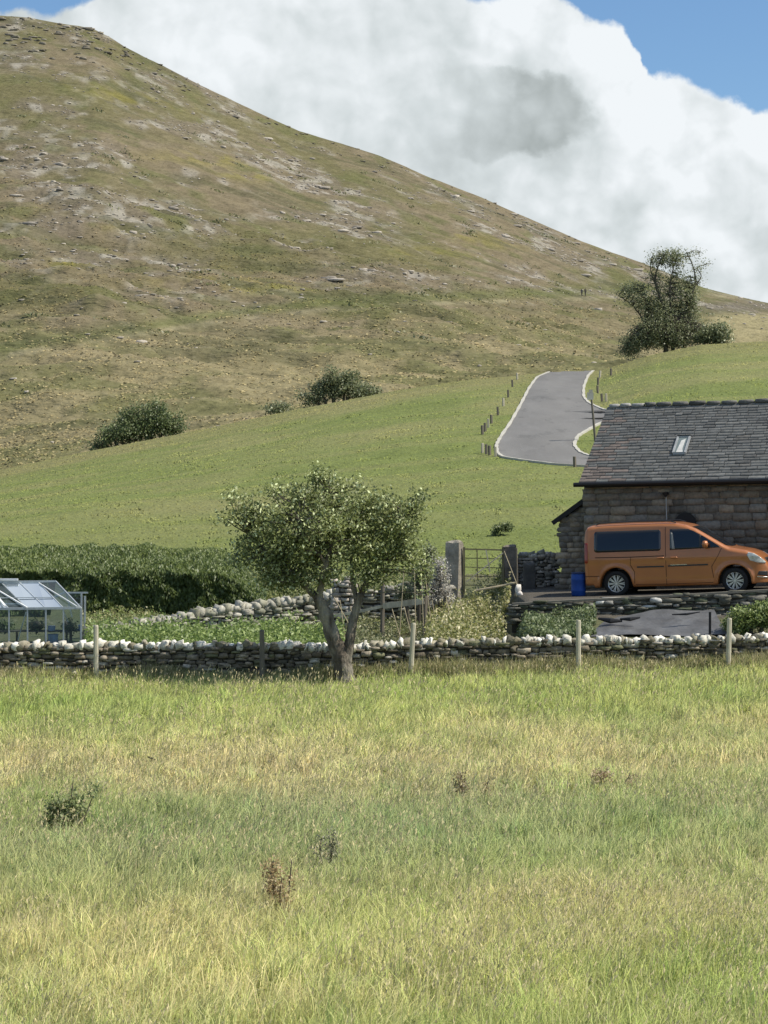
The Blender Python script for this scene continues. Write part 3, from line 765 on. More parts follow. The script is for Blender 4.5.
bush('garden_shrub', 'bright green shrub at the right end of the retaining wall', 'shrub', [(750,618,22,13),(738,624,16,10),(765,616,18,13)], 51.6, 170, 40, (.06,.06,.06), .035, [(.07,.10,.022),(.15,.19,.05),(.26,.30,.12)])
bush('silver_shrub', 'silvery grey half dead shrub climbing the left gatepost', 'shrub', [(440,572,9,16),(432,590,12,16),(446,596,9,12)], 59, 120, 40, (.06,.06,.07), .024, [(.20,.19,.155),(.36,.34,.30),(.5,.49,.45)])
bush('climbing_shrub', 'green climbing shrub between the apple crown and the rubble wall', 'shrub', [(420,575,11,15),(428,560,8,14),(405,592,12,8)], 58.2, 90, 40, (.06,.06,.07), .03, OL)

# hedge
hx0, hx1 = P(-160,600,62).x, P(266,600,62).x
n = 90000
x = rng.uniform(hx0, hx1, n); t = rng.uniform(0,1,n); dp = rng.uniform(0,1,n)**2*.35
bul = (fbm(x*1.1, x*0, 3, 15)-.5)*.5
prof_y = np.where(t < .45, 61.3-bul*.6, 61.3+(t-.45)/.55*2.9); 
zb = gz(x, np.full(n, 61.5))
tz = np.where(t < .45, t/.45*1.25, 1.25+np.sin((t-.45)/.55*PI/2)*.62)
lump = (fbm(x*1.6, t*4, 4, 16)-.5)*1.3
endf = 1-sst(hx1-1.8, hx1, x)**1.5*.62
z = zb+tz*endf*(1+.0*x)+lump*.35*(t>.3)-dp*.3
y = prof_y+dp*1.0+lump*.5*(t<.6)
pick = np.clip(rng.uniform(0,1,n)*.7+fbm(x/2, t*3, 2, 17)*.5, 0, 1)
co = lerp(np.array([.05,.075,.018])[None], np.array([.13,.16,.042])[None], (pick*np.where(t<.45,.45,1.0))[:, None])  # face leaves darker, top leaves lighter: shade and sun put into the colour
dirs = np.zeros((n,3)); dirs[:, 2] = 1
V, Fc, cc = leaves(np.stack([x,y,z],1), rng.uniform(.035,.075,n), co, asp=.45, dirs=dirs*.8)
hb = (hx0, 62.5, 1.1)
root = thing('hedge', 'long dark green garden hedge behind the greenhouse with a sunlit shaggy top', 'hedge', hb)
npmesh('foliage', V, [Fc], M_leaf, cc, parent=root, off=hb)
M_hcore = mat('hedge_core', col=(.03,.04,.015), rough=1, nscale=6, namt=.4)
v = []; f = []
hx = np.linspace(hx0, hx1-.2, 60)
for i, q in enumerate(hx):
    e = 1-.66*float(sst(hx1-1.9, hx1, np.array(q))); zz = g1(q, 61.5)
    v += [(q,61.6,zz-.3),(q,61.6,zz+.95*e),(q,62.6,zz+1.4*e),(q,64.0,zz+1.5*e),(q,64.3,zz-.3)]
    if i:
        k = i*5; f += [(k-5+j,k+j,k+(j+1)%5,k-5+(j+1)%5) for j in range(5)]
f += [(0,1,2,3,4), tuple(len(v)-5+j for j in (4,3,2,1,0))]
MB().add(v, f).build('dark_inside', M_hcore, root, off=hb)

# garden vegetation (ground cover)
def veg(name, label, zone, n, h, sz, cols, cat='plants'):
    px = rng.uniform(zone[0], zone[1], n); d = rng.uniform(zone[2], zone[3], n); x = (px-384)/F*d
    ew = np.minimum(px-zone[0], zone[1]-px)/14+(fbm(x*2.2, d*2.2, 2, 29)-.5)*2.2
    kk = ew > .2; px, d, x = px[kk], d[kk], x[kk]; n = len(x)
    k = fbm(x*1.5, d*1.5, 3, 23); hh = (h[0]+(h[1]-h[0])*np.clip(k*2-.45,.1,1.4)*rng.uniform(.3,1.2,n))*rng.uniform(0.1,1,n)**.6
    z = gz(x, d)+hh
    pk = np.clip(rng.uniform(0,1,n)*.6+k*.5,0,1)
    co = lerp(np.array(cols[0])[None], np.array(cols[1])[None], pk[:, None]); hi = rng.uniform(0,1,n) > .8; co[hi] = np.array(cols[2])
    V, Fc, cc = leaves(np.stack([x,d,z],1), rng.uniform(.6,1.3,n)*sz, co, asp=.5)
    return props(npmesh(name, V, [Fc], M_leaf, cc), label, cat, kind='stuff')
GR = [(.06,.10,.02),(.14,.19,.045),(.24,.29,.10)]
veg('rough_grass', 'rough green growth on the strip between the garden wall and the hedge', (60,445,57.6,67.0), 60000, (.05,.30), .045, [(.08,.11,.03),(.16,.18,.06),(.3,.28,.14)], 'grass')
veg('vegetable_plants', 'leafy green potato and bean plants filling the bed behind the wall', (84,345,51.5,57.4), 30000, (.05,.75), .05, GR)
veg('vegetable_plants', 'mixed yellow green plants tangled below the old gate', (425,511,51.6,62.5), 46000, (.1,.95), .045, [(.09,.12,.025),(.21,.20,.07),(.42,.38,.22)])
veg('border_weeds', 'bluish green weeds on the bank below the terrace', (505,596,51.4,53.6), 9000, (.02,.34), .045, [(.06,.085,.03),(.12,.15,.06),(.2,.23,.12)], 'weeds')
veg('border_weeds', 'dark overgrown plants under the rubble wall behind the apple tree', (345,440,51.6,59.5), 9000, (.05,.6), .04, [(.06,.07,.025),(.13,.14,.06),(.24,.23,.13)], 'weeds')

# plank rail, posts, netting
rp = P(382,640,57); rp = Vector((rp.x, 57, g1(rp.x, 57)))
root = thing('plank_rail', 'weathered plank rail on rough posts behind the leaning fence post', 'rail', rp)
MB().bar(P(383,606,57.0), P(424,601,56.8), .03,.15).build('plank', M_wood, root, off=rp)
MB().bar(P(330,616,57.3), P(352,613,57.2), .05,.07).bar(P(352,613,57.2),P(384,606,57.05),.05,.07).build('rail', M_wood, root, off=rp)
for px, pt, d in [(382,583,57.1),(424.5,596,56.9)]:
    q = P(px, pt, d); MB().tube([(q.x,d,g1(q.x,d)-.2),(q.x+.02,d,q.z)], [.06,.05], 8).build('post', M_woodd, root, off=rp)
canes = [((392,609),(401,640)),((404,607),(412,638)),((399,582),(404,566)),((416,592),(414,560)),((421,568),(424,597)),((340,600),(345,640)),((334,597),(352,630)),((432,600),(438,640)),((446,597),(452,628)),((350,606),(358,640)),((442,622),(447,604)),((460,600),(468,630)),((425,575),(432,632))]
for i, (a, b) in enumerate(canes):
    d = 56.2+.1*(i % 4); A_ = P(*a, d); B_ = P(*b, d)
    lo = A_ if A_.z < B_.z else B_; hi = B_ if A_.z < B_.z else A_
    dirn = (lo-hi); dirn = dirn/max(.01, -dirn.z); gz_ = g1(lo.x, d); lo2 = hi+dirn*max(hi.z-gz_, .1)
    if (lo2-lo).length > 1.2: lo2 = Vector((lo.x, d, gz_))
    o = MB().tube([hi, lo2], .012, 5).build('garden_cane', M_cane, off=lo2); o.location = lo2
    props(o, 'thin leaning garden cane among the tangled plants between the apple tree and the gate', 'garden cane', 'thin leaning garden canes')
# bean support pole, bag, stake
sp = P(517,600,57.5); sp = Vector((sp.x, 57.5, g1(sp.x, 57.5)))
root = thing('plant_support', 'pale horizontal pole tied to a thin stake in front of the right gatepost', 'plant support', sp)
MB().tube([P(476,590.5,57.6), P(496,587,57.5), P(516,582.5,57.5)], .03, 7).build('pole', M_cane, root, off=sp)
MB().tube([P(516.5,548,57.5), P(517,575,57.5), sp-Vector((0,0,.1))], .025, 6).build('stake', M_woodd, root, off=sp)
MB().tube([P(504,551,57.5), P(516,582,57.45), P(528,621,57.4)], .012, 5).build('string', M_cane, root, off=sp)
q = P(518,590,57.4); V, Fc, cc = stones([(q.x,57.4,q.z),(q.x+.03,57.38,q.z-.1)], [(.15,.12,.30),(.17,.12,.16)], [0,.3], [(.6,.57,.52),(.66,.62,.58)], rnd=.2, jit=.2)
props(npmesh('white_bag', V, [Fc], M_stone, cc), 'small crumpled white bag hanging on the stake by the right gatepost', 'bag')

# tarp
x0, x1 = P(585,0,51.6).x, P(728,0,51.6).x
nx, ny = 60, 16; V = []; f = []
for i in range(nx):
    for j in range(ny):
        a, b = i/(nx-1), j/(ny-1)
        x = x0+(x1-x0)*a + (1.0*(1-a))*b*1.0; y = 51.45+b*2.1
        if b > 0: y -= .3*max(0,.35-a)*b*2
        z = g1(x, y)+.05+.035*math.sin(x*3+y*2)+.05*(float(vn(x*3, y*4, 7))-.5)+(.10*a+.05)*b
        V.append((x,y,z))
        if i and j: f.append(((i-1)*ny+j-1,(i)*ny+j-1,i*ny+j,(i-1)*ny+j))
M_tarp = mat('grey_sheet', col=(.12,.122,.125), two=(.085,.085,.085), rough=.45, nscale=3, namt=.25, bump=.06, bscale=3, spec=.4)
root = thing('ground_sheet', 'grey plastic sheet spread on the bank under the retaining wall', 'plastic sheet', V[0])
npmesh('sheet', V, [np.array(f)], M_tarp, parent=root, off=V[0], smooth=True)
for (a,b,w) in [((598,618.5),(622,621),.07),((620,619),(640,617.5),.05),((672,614.5),(700,612),.03)]:  # narrow dark strips lying on the sheet
    MB().tube([P(a[0],a[1],52.2), P((a[0]+b[0])/2,(a[1]+b[1])/2+1,52.15), P(b[0],b[1],52.2)], [w*.4,w,w*.4], 7).build('dark_strip', M_dark, root, off=V[0])
q = P(710,612,51.5); o = MB().tube([(q.x,51.5,g1(q.x,51.5)-.1),(q.x,51.5,q.z)], .03, 6).build('short_stake', M_dark, off=(q.x,51.5,g1(q.x,51.5))); o.location = (q.x,51.5,g1(q.x,51.5)); props(o, 'short dark stake pushed into the bank beside the green shrub', 'stake')

# blue bin
q = P(578.5,599,55.9); zb = g1(q.x,55.9)
root = thing('blue_barrel', 'blue plastic barrel standing behind the van at the lean-to', 'barrel', (q.x,55.9,zb))
mb = MB(); prof = [(0,.165),(.02,.18),(.12,.185),(.14,.195),(.16,.185),(.40,.19),(.42,.20),(.44,.19),(.54,.185),(.57,.17)]
mb.tube([(0,0,z_) for z_,_ in prof], [r for _,r in prof], 20); mb.build('body', M_blue, root, smooth=True)
MB().tube([(0,0,.57),(0,0,.60),(0,0,.605)], [.19,.19,.17], 20).build('lid', mat('dark_lid', col=(.015,.03,.10), rough=.5), root)

# ------------------------------------------------------------ barn / house
HY = math.radians(-19)
hq = P(585.5, 597, 58.6); HO = Vector((hq.x+.12, 58.6, g1(hq.x, 58.6)+.24))
house = thing('stone_barn', 'dark stone barn with a mossy slate roof and one skylight behind the van', 'barn', HO, (0, -.022, HY))
HL, HD, HE, HR = 12.0, 6.6, 2.75, 4.74   # length, depth, eave height, ridge height
HST = ([(.19,.165,.13),(.23,.195,.15),(.155,.138,.112),(.28,.23,.17),(.20,.18,.15)], [4,3,3,1,2])
def hwall(p0, p1, zt_, name='wall', seed=0):
    L = math.hypot(p1[0]-p0[0], p1[1]-p0[1])
    wall('x', [(p0[0],p0[1],-.2,zt_),(p1[0],p1[1],-.2,zt_)], .34, (.12,.24), (.22,.6), HST, m=M_stone, core=M_mort, parent=house, off=(0,0,0), depthjit=.012, partname=name, rnd=.05, jit=.045)
hwall((0,.17),(HL,.17),HE,'front_wall')
# solid body inside (masonry backing) with gables
mb = MB()
prof = [(.05,-.3),(HD-.05,-.3),(HD-.05,HE-.02),(HD/2,HR-.12),(.05,HE-.02)]
mb.prism(prof, lambda p: Vector((.04,p[0],p[1])), lambda p: Vector((HL-.04,p[0],p[1])))
mb.build('gable_wall', mat('gable_stone', col=(.17,.15,.12), two=(.11,.10,.085), rough=.95, nscale=4, namt=.4, bump=.03, bscale=7), house)
# roof slabs
rise = HR-HE; run = HD/2+.22; sl_ = math.atan2(rise, HD/2)
M_under = mat('roof_under', col=(.05,.045,.04), rough=.9)
mb = MB()
for sgn in (0,1):
    y0 = -.22 if not sgn else HD+.22
    ze_ = HE-.22*math.tan(sl_)
    a = Vector((-.17,y0,ze_)); b = Vector((HL,y0,ze_)); c = Vector((HL,HD/2,HR)); d_ = Vector((-.17,HD/2,HR)); dn = Vector((0,0,-.09))
    mb.add([a,b,c,d_,a+dn,b+dn,c+dn,d_+dn],[(0,1,2,3),(7,6,5,4),(0,4,5,1),(1,5,6,2),(2,6,7,3),(3,7,4,0)])
roof = mb.build('roof', M_under, house)
# slates (front slope)
SL = math.hypot(run, rise+.22*math.tan(sl_)); nrow = 27; V_, S_, C_ = [], [], []
up = np.array([0, math.cos(sl_), math.sin(sl_)]); nr = np.array([0,-math.sin(sl_), math.cos(sl_)])
vv, ff, cc = [], [], []
sky0, sky1 = (2.32, 3.02)
for r in range(nrow):
    t0 = SL*(r/nrow)**.97-.02; hh = SL/nrow*1.35; x = -.2-random.uniform(0,.25)*(r % 2)
    while x < HL-.1:
        w = random.uniform(.22,.42)*(1.15-.35*r/nrow)
        xc = max(x,-.2)
        L_ = hh+random.uniform(-.015,.02); th = random.uniform(.018,.032); lf = random.uniform(0,.012)
        o0 = np.array([0,-.22,HE-.22*math.tan(sl_)])+up*(t0+random.uniform(-.018,.018))+nr*(.028+lf)
        a = o0+np.array([xc+.006,0,0]); b = o0+np.array([x+w-.006,0,0]); c = b+up*L_-nr*.026; d_ = a+up*L_-nr*.026
        k = len(vv); vv += [a,b,c,d_, a-nr*th, b-nr*th]; ff += [(k,k+1,k+2,k+3),(k+4,k+5,k+1,k)]
        g = random.uniform(.87,1.13); base_ = random.choices([(.165,.162,.150),(.19,.186,.172),(.14,.137,.128),(.185,.174,.155)],[5,3,3,.8])[0]
        if xc < .9 and random.random() < .7*(1-xc/.9)*(1-r/nrow*.7): base_ = (.215,.175,.15)
        cc += [[q_*g for q_ in base_]]*6
        x += w
npmesh('slates', vv, [np.array(ff)], M_slate, np.array(cc), parent=roof)
# ridge stones
cs_, ss_, co_ = [], [], []
x = -.15
while x < HL:
    w = random.uniform(.3,.5); cs_.append((x+w/2, HD/2, HR+.035+random.uniform(-.01,.015))); ss_.append((w*.97,.30,.13)); g = random.uniform(.1,.17) if x > .5 else .34; co_.append((g,g*.97,g*.9)); x += w
V, Fc, c2 = stones(cs_, ss_, [0]*len(cs_), co_, rnd=.12, jit=.05)
npmesh('ridge_stones', V, [Fc], M_stone, c2, parent=roof)
# gutter
gy = -.27; gzv = HE-.22*math.tan(sl_)-.05
MB().tube([(-.33,gy,gzv),(HL,gy,gzv)], .06, 8).build('gutter', M_dark, house)
MB().box((HL/2-.05,-.06,HE-.22), (HL,.16,.10)).build('fascia', M_dark, house)
# down pipe
xd = 5.02
MB().tube([(xd,gy,gzv),(xd,-.07,gzv-.25),(xd,-.07,-.1)], .055, 8).build('downpipe', M_dark, house)
MB().box((xd+.25,-.03,.95),(.30,.05,2.3)).build('door', M_dark, house)
# skylight on roof slope
def RS(x, t, lift=0): 
    p = np.array([x,-.22,HE-.22*math.tan(sl_)])+up*t+nr*lift; return Vector(p)
t0, t1 = SL*.32, SL*.53
skx0, skx1 = 2.14, 2.46
win = MB()
for (a, b, w_) in [(RS(skx0,t0,.07),RS(skx1,t0,.07),.06),(RS(skx0,t1,.07),RS(skx1,t1,.07),.06),(RS(skx0,t0,.07),RS(skx0,t1,.07),.05),(RS(skx1,t0,.07),RS(skx1,t1,.07),.05)]:
    win.bar(a,b,w_,.07)
sk = win.build('skylight', mat('light_metal', col=(.30,.31,.31), rough=.5, nscale=5), roof)
MB().add([RS(skx0,t0,.075),RS(skx1,t0,.075),RS(skx1,t1,.075),RS(skx0,t1,.075)],[(0,1,2,3)]).build('pane', mat('sky_pane', col=(.16,.19,.18), rough=.1, nscale=2, namt=.1, spec=.6), sk)
MB().add([RS(skx0+.07,t0+.05,.082),RS(skx1-.06,t0+.03,.082),RS(skx1-.10,t0+.22,.082),RS(skx0+.22,t0+.24,.082),RS(skx0+.23,t1-.1,.082),RS(skx0+.12,t1-.2,.082)],[(0,1,2,3,4,5)]).build('blind', mat('white_blind', col=(.5,.5,.47), rough=.8), sk)
MB().bar(RS(skx0-.02,t1+.06,.08),RS(skx1+.02,t1+.06,.08),.10,.05).build('flashing', M_dark, sk)
# arched window behind van
arc = [(2.62+.28*math.cos(a_),1.50+.28*math.sin(a_)) for a_ in np.linspace(0,PI,12)]
poly = [(2.34,.9)]+[(q[0],q[1]) for q in reversed(arc)]+[(2.90,.9)]
MB().prism(poly, lambda p: Vector((p[0],-.035,p[1])), lambda p: Vector((p[0],.02,p[1]))).build('arched_window', mat('dark_pane', col=(.01,.01,.012), rough=.3), house)
# wall lamp with pale cable
lamp = MB().box((2.12,-.09,2.30),(.10,.12,.05)).tube([(2.12,-.11,2.30),(2.12,-.14,2.20)],[.09,.03],8).build('wall_lamp', M_dark, house)
MB().tube([(2.12,-.05,2.24),(2.115,-.045,1.9),(2.125,-.045,1.5),(2.12,-.045,.9)], .012, 5).build('cable', mat('pale_cable', col=(.45,.45,.43), rough=.6), lamp)
# lean-to on the left gable
LW = .86
mb = MB()
V0 = [(-LW,.45,-.25),(0,.45,-.25),(0,.45,2.22),(-LW,.45,1.62)]
mb.add([Vector(p) for p in V0]+[Vector((p[0],3.2,p[2])) for p in V0],[(0,1,2,3),(7,6,5,4),(0,4,5,1),(1,5,6,2),(2,6,7,3),(3,7,4,0)])
mb.build('lean_to', M_mort, house)
wall('x', [(-LW,.40,-.25,1.66),(-LW*.5,.40,-.25,1.90),(0.0,.40,-.25,2.16)], .16, (.10,.18), (.15,.4), HST, core=M_mort, parent=house, off=(0,0,0), depthjit=.01, partname='lean_to_wall', rnd=.07, jit=.05)
MB().bar((-LW-.14,1.8,1.60),(0.0,1.8,2.32),3.1,.07).build('lean_to_roof', mat('leanto_slate', col=(.10,.095,.085), rough=.9, nscale=5, namt=.3), house)
MB().bar((-LW-.20,.22,1.545),(0,.22,2.27),.04,.12).build('verge_board', M_dark, house)

# ------------------------------------------------------------ van
VY = math.radians(-18)
c0 = P(585.5, 597.5, 55.6)
org = Vector((c0.x+.9*math.sin(-VY), 55.6+.9*math.cos(VY), g1(c0.x, 55.6)-.0))
org = Vector((c0.x-(.9*math.sin(VY)), 55.6+.9*math.cos(VY), c0.z))
van = thing('passenger_van', 'orange passenger van with dark tinted windows parked on the terrace by the barn', 'van', org, (0,-.040,VY))
TOP = np.array([(0,1.58),(.02,1.71),(.07,1.78),(.18,1.815),(.5,1.835),(1.2,1.845),(2.0,1.84),(2.35,1.82),(2.6,1.765),(2.85,1.66),(3.2,1.45),(3.55,1.235),(3.68,1.17),(3.85,1.135),(4.1,1.085),(4.3,1.01),(4.45,.91),(4.56,.79),(4.62,.70),(4.66,.58)])
def top(x): return np.interp(x, TOP[:,0], TOP[:,1])
XW = [.80, 3.80]; WR = .325
def bot(x):
    b = .24+0*x
    b = np.where(x < .25, .30-.0*x, b); b = np.where(x > 4.3, .26, b)
    for xc in XW:
        dd = 1-((x-xc)/.41)**2
        b = np.where(dd > 0, np.maximum(b, WR+np.sqrt(np.maximum(dd,0))*.41), b)
    return b
def hw(x, z):
    w = .88+0*x
    w = w-.05*np.clip((x-3.3)/1.0, 0, 1)**2
    w = w-.22*np.clip((x-4.2)/.46, 0, 1)**2.2
    w = w-.05*np.clip((.12-x)/.12, 0, 1)**2
    w = w-.13*np.clip((z-1.02)/.8, 0, 1)**1.25-.025*np.clip((.45-z)/.25, 0, 1)
    w = w+.012*np.exp(-((z-.93)/.05)**2)
    for xc in XW:
        r = np.hypot(x-xc, z-WR); w = w+.028*np.exp(-((r-.44)/.045)**2)*(z > .25)
    return w
def section(x):
    zt_, zb_ = float(top(x)), float(bot(np.array(x))); rz = min(.13, (zt_-zb_)*.4); ry = .24
    pts = []
    for k in range(22):
        z = zb_+(zt_-rz-zb_)*k/21; pts.append((float(hw(np.array(x), z)), z))
    w = pts[-1][0]
    for k in range(1, 9):
        a = PI/2*k/8; pts.append((w-ry+ry*math.cos(a)**.8 if k < 8 else w-ry, zt_-rz+rz*math.sin(a)**.9))
    for k in range(1, 5): pts.append(((w-ry)*(1-k/4), zt_+.015*math.sin(k/4*PI/2)))
    return pts
def surf_z(x, y):
    s = section(x); ysn = [p[0] for p in s][::-1]; zs_ = [p[1] for p in s][::-1]
    return float(np.interp(abs(y), ysn, zs_))
XS = np.unique(np.concatenate([np.linspace(0,.3,14), np.linspace(.3,4.1,110), np.linspace(4.1,4.66,34)]))
V, f = [], []; K = None
for i, x in enumerate(XS):
    s = section(x); ring = [(x,-y,z) for y, z in s]+[(x,y,z) for y, z in reversed(s[:-1])]
    K = len(ring); V += ring
    if i:
        a = (i-1)*K; b = i*K
        f += [(a+j,b+j,b+(j+1)%K,a+(j+1)%K) for j in range(K)]
me_f = f+[tuple(range(K-1,-1,-1)), tuple((len(XS)-1)*K+j for j in range(K))]
body = MB().add(V, me_f).build('body', M_orange, van, smooth=True)
def patch(name, poly, m, parent=body, lift=.006, side=-1, n=22, rnd=0):
    """flat polygon in (x,z) lying on the flank of the body"""
    me = bpy.data.meshes.new(name); bm = bmesh.new()
    vs = [bm.verts.new((p[0],0,p[1])) for p in poly]; bm.faces.new(vs)
    x0, x1 = min(p[0] for p in poly), max(p[0] for p in poly); z0, z1 = min(p[1] for p in poly), max(p[1] for p in poly)
    for k in range(1, n):
        bmesh.ops.bisect_plane(bm, geom=bm.verts[:]+bm.edges[:]+bm.faces[:], plane_co=(x0+(x1-x0)*k/n,0,0), plane_no=(1,0,0))
    for k in range(1, 10):
        bmesh.ops.bisect_plane(bm, geom=bm.verts[:]+bm.edges[:]+bm.faces[:], plane_co=(0,0,z0+(z1-z0)*k/10), plane_no=(0,0,1))
    for v in bm.verts: v.co.y = side*(float(hw(np.array(v.co.x), np.array(v.co.z)))+lift)
    ext = bmesh.ops.extrude_face_region(bm, geom=bm.faces[:])
    for g in ext['geom']:
        if isinstance(g, bmesh.types.BMVert): g.co.y -= side*(lift+.008)
    bmesh.ops.recalc_face_normals(bm, faces=bm.faces); bm.to_mesh(me); bm.free()
    return link(name, me, m, parent, True)
def rpoly(x0,x1,z0,z1,r=.06):
    p = []
    for (cx,cz,a0) in [(x0+r,z0+r,PI),(x1-r,z0+r,1.5*PI),(x1-r,z1-r,0),(x0+r,z1-r,.5*PI)]:
        for k in range(5): a = a0+k/4*PI/2; p.append((cx+r*math.cos(a), cz+r*math.sin(a)))
    return p
M_seam = mat('seam', col=(.03,.012,.005), rough=.7)
M_trim = mat('black_trim', col=(.02,.02,.02), rough=.35, spec=.5)
patch('rear_side_window', rpoly(.26,1.97,1.13,1.66,.07), M_vglass)
patch('rear_side_window', rpoly(.26,1.97,1.13,1.66,.07), M_vglass, side=1)
fw = [(2.20,1.14),(3.46,1.17),(3.42,1.22),(3.05,1.46),(2.80,1.60),(2.66,1.655),(2.20,1.66)]
patch('door_glass', fw, M_vglass); patch('door_glass', fw, M_vglass, side=1)
patch('window_pillar', [(2.94,1.16),(3.0,1.16),(2.98,1.49),(2.94,1.51)], M_trim, lift=.011)
# pale seat edge seen through the front window
patch('seat_belt', [(2.25,1.16),(2.32,1.16),(2.27,1.56),(2.23,1.58)], mat('belt', col=(.30,.30,.28), rough=.8), lift=.009)
def seam(pts, w=.012, name='door_seam', m=M_seam, lift=.004):
    for sd in (-1, 1):
        v, ff_ = [], []
        q = []
        for i in range(len(pts)-1):
            for k in range(6): q.append((pts[i][0]+(pts[i+1][0]-pts[i][0])*k/6, pts[i][1]+(pts[i+1][1]-pts[i][1])*k/6))
        q.append(pts[-1])
        for i, (x, z) in enumerate(q):
            a = q[max(0,i-1)]; b = q[min(len(q)-1,i+1)]; t = Vector((b[0]-a[0], b[1]-a[1])).normalized(); nx_, nz_ = -t.y*w/2, t.x*w/2
            for s in (-1,1):
                X_, Z_ = x+nx_*s, z+nz_*s; yy = float(hw(np.array(X_), np.array(Z_)))
                v += [(X_, sd*(yy+lift), Z_), (X_, sd*(yy-.006), Z_)]
            if i:
                k = i*4; ff_ += [(k-4,k,k+2,k-2),(k-4,k,k+1,k-3),(k-2,k+2,k+3,k-1)]
        MB().add(v, ff_).build(name, m, body)
seam([(2.09,.27),(2.09,1.72)]); seam([(1.28,.32),(1.28,.62),(1.18,.80),(1.2,.98)]) ; seam([(.28,1.0),(1.2,.99),(2.05,1.0)], .02)
seam([(3.28,.42),(3.24,.7),(3.40,.95),(3.50,1.15)]); seam([(2.09,.29),(3.26,.30)]); seam([(1.30,.30),(2.09,.29)])
seam([(1.35,.735),(2.04,.735)], .035, 'side_moulding', M_trim, .014); seam([(2.14,.74),(3.15,.75)], .035, 'side_moulding', M_trim, .014)
seam([(2.20,.765),(2.62,.768)], .014, 'moulding_chrome', M_chrome, .018)
seam([(.34,1.76),(1.2,1.79),(2.3,1.77)], .0, 'x') if False else None
for sd in (-1,1):
    MB().tube([(.3,sd*.70,1.82),(.4,sd*.70,1.87),(1.2,sd*.70,1.885),(2.2,sd*.70,1.865),(2.35,sd*.70,1.82)], .014, 6).build('roof_rail', M_trim, van)
    for xh in (1.96,2.30):
        y = float(hw(np.array(xh), np.array(.94)))+.02
        MB().box((xh,sd*y,.95),(.17,.035,.035)).build('door_handle', M_orange, body, bevel=.01)
    # mirror
    mb = MB(); mb.tube([(3.12,sd*.86,1.19),(3.12,sd*1.0,1.22)], .03, 6)
    mp_ = mb.build('mirror_arm', M_trim, van)
    V, Fc, cc = stones([(3.12,sd*1.04,1.26)], [(.15,.24,.19)], [0], [(1,1,1)], rnd=.16, jit=.0)
    npmesh('mirror', V, [Fc], M_orange, parent=van, smooth=True)
# windscreen
V, f = [], []
xs_ = np.linspace(2.72,3.66,14); yy_ = np.linspace(-1,1,15)
for i, x in enumerate(xs_):
    wv = float(hw(np.array(x), np.array(float(top(x))-.13)))-.17
    for j, t in enumerate(yy_):
        xx_ = x-.10*(t*t)*(x-2.6)/1.0+.04
        V.append((xx_, t*wv, surf_z(xx_, t*wv)+.006))
        if i and j: k = i*15+j; f.append((k-16,k-15,k,k-1))
npmesh('windscreen', V, [np.array(f)], M_vglass, parent=van, smooth=True)
# lamps, grille, bumper
M_lampg = mat('headlight_glass', col=(.55,.55,.50), rough=.12, nscale=14, namt=.5, spec=.8, coat=1)
for sd in (-1,1):
    patch('headlight', [(4.12,.96),(4.16,1.03),(4.30,.995),(4.44,.90),(4.56,.78),(4.56,.74),(4.36,.77),(4.20,.82)], M_lampg, side=sd, lift=.012)
    patch('tail_light', rpoly(.0,.09,.86,1.38,.03), mat('red_lens', col=(.30,.03,.01), rough=.2, spec=.6), side=sd, lift=.008)
    patch('fog_recess', [(4.36,.46),(4.60,.42),(4.60,.54),(4.40,.55)], M_trim, side=sd, lift=.006)
    patch('bumper_chrome', [(4.36,.40),(4.60,.37),(4.60,.395),(4.36,.425)], M_chrome, side=sd, lift=.012)
    patch('bumper_seam', [(.0,.52),(.38,.52),(.38,.535),(.0,.535)], M_seam, side=sd, lift=.003)
def front(name, x0, x1, yw, m, lift=.008):
    V, f = [], []
    for i, x in enumerate(np.linspace(x0,x1,6)):
        for j, t in enumerate(np.linspace(-1,1,15)):
            V.append((x, t*yw, surf_z(x, t*yw)+lift))
            if i and j: k = i*15+j; f.append((k-16,k-15,k,k-1))
    npmesh(name, V, [np.array(f)], m, parent=body, smooth=True)
front('grille', 4.50,4.60,.46,M_trim); 
MB().bar((4.535,-.45,.845),(4.535,.45,.845),.015,.015).build('grille_bar', M_chrome, body)
MB().box((4.665,0,.38),(.02,1.0,.14)).build('lower_intake', M_trim, body)
MB().box((2.3,0,.45),(4.1,1.26,.38)).build('chassis', M_dark, van)
MB().tube([(1.28,-.55,.26),(1.75,-.55,.26)], .11, 10).build('exhaust', M_dark, van)
# wheels
def lathe(prof, n=28):
    v, f = [], []
    for i, (r, y) in enumerate(prof):
        for j in range(n): a = 2*PI*j/n; v.append((r*math.cos(a), y, r*math.sin(a)))
        if i: f += [((i-1)*n+j,(i-1)*n+(j+1)%n,i*n+(j+1)%n,i*n+j) for j in range(n)]
    return v, f
tv = lathe([(.215,-.09),(.235,-.105),(.29,-.105),(.315,-.09),(.327,-.05),(.327,.05),(.315,.09),(.29,.105),(.215,.09)])
tyre_me = None
rimv = lathe([(.222,-.095),(.222,-.07),(.205,-.06),(.205,.06)])
wheels = []
for xc in XW:
    for sd in (-1,1):
        w = MB().add(*tv).build('wheel', M_rub, van, smooth=True); w.location = (xc, sd*.755, WR+.002)
        if sd > 0: w.rotation_euler = (0,0,PI)
        r = MB().add(*rimv)
        for k in range(10):
            a = 2*PI*k/10
            for da in (-.10,.10):
                p0 = Vector((.04*math.cos(a),-.075,.04*math.sin(a))); p1 = Vector((.212*math.cos(a+da),-.085,.212*math.sin(a+da)))
                r.bar(p0,p1,.013,.02)
        r.tube([(0,-.092,0),(0,-.05,0)], .035, 12)
        r.build('rim', M_rim, w)
        MB().tube([(0,-.04,0),(0,-.02,0)], .2, 20).build('brake_disc', mat('disc', col=(.04,.04,.04), rough=.5), w)

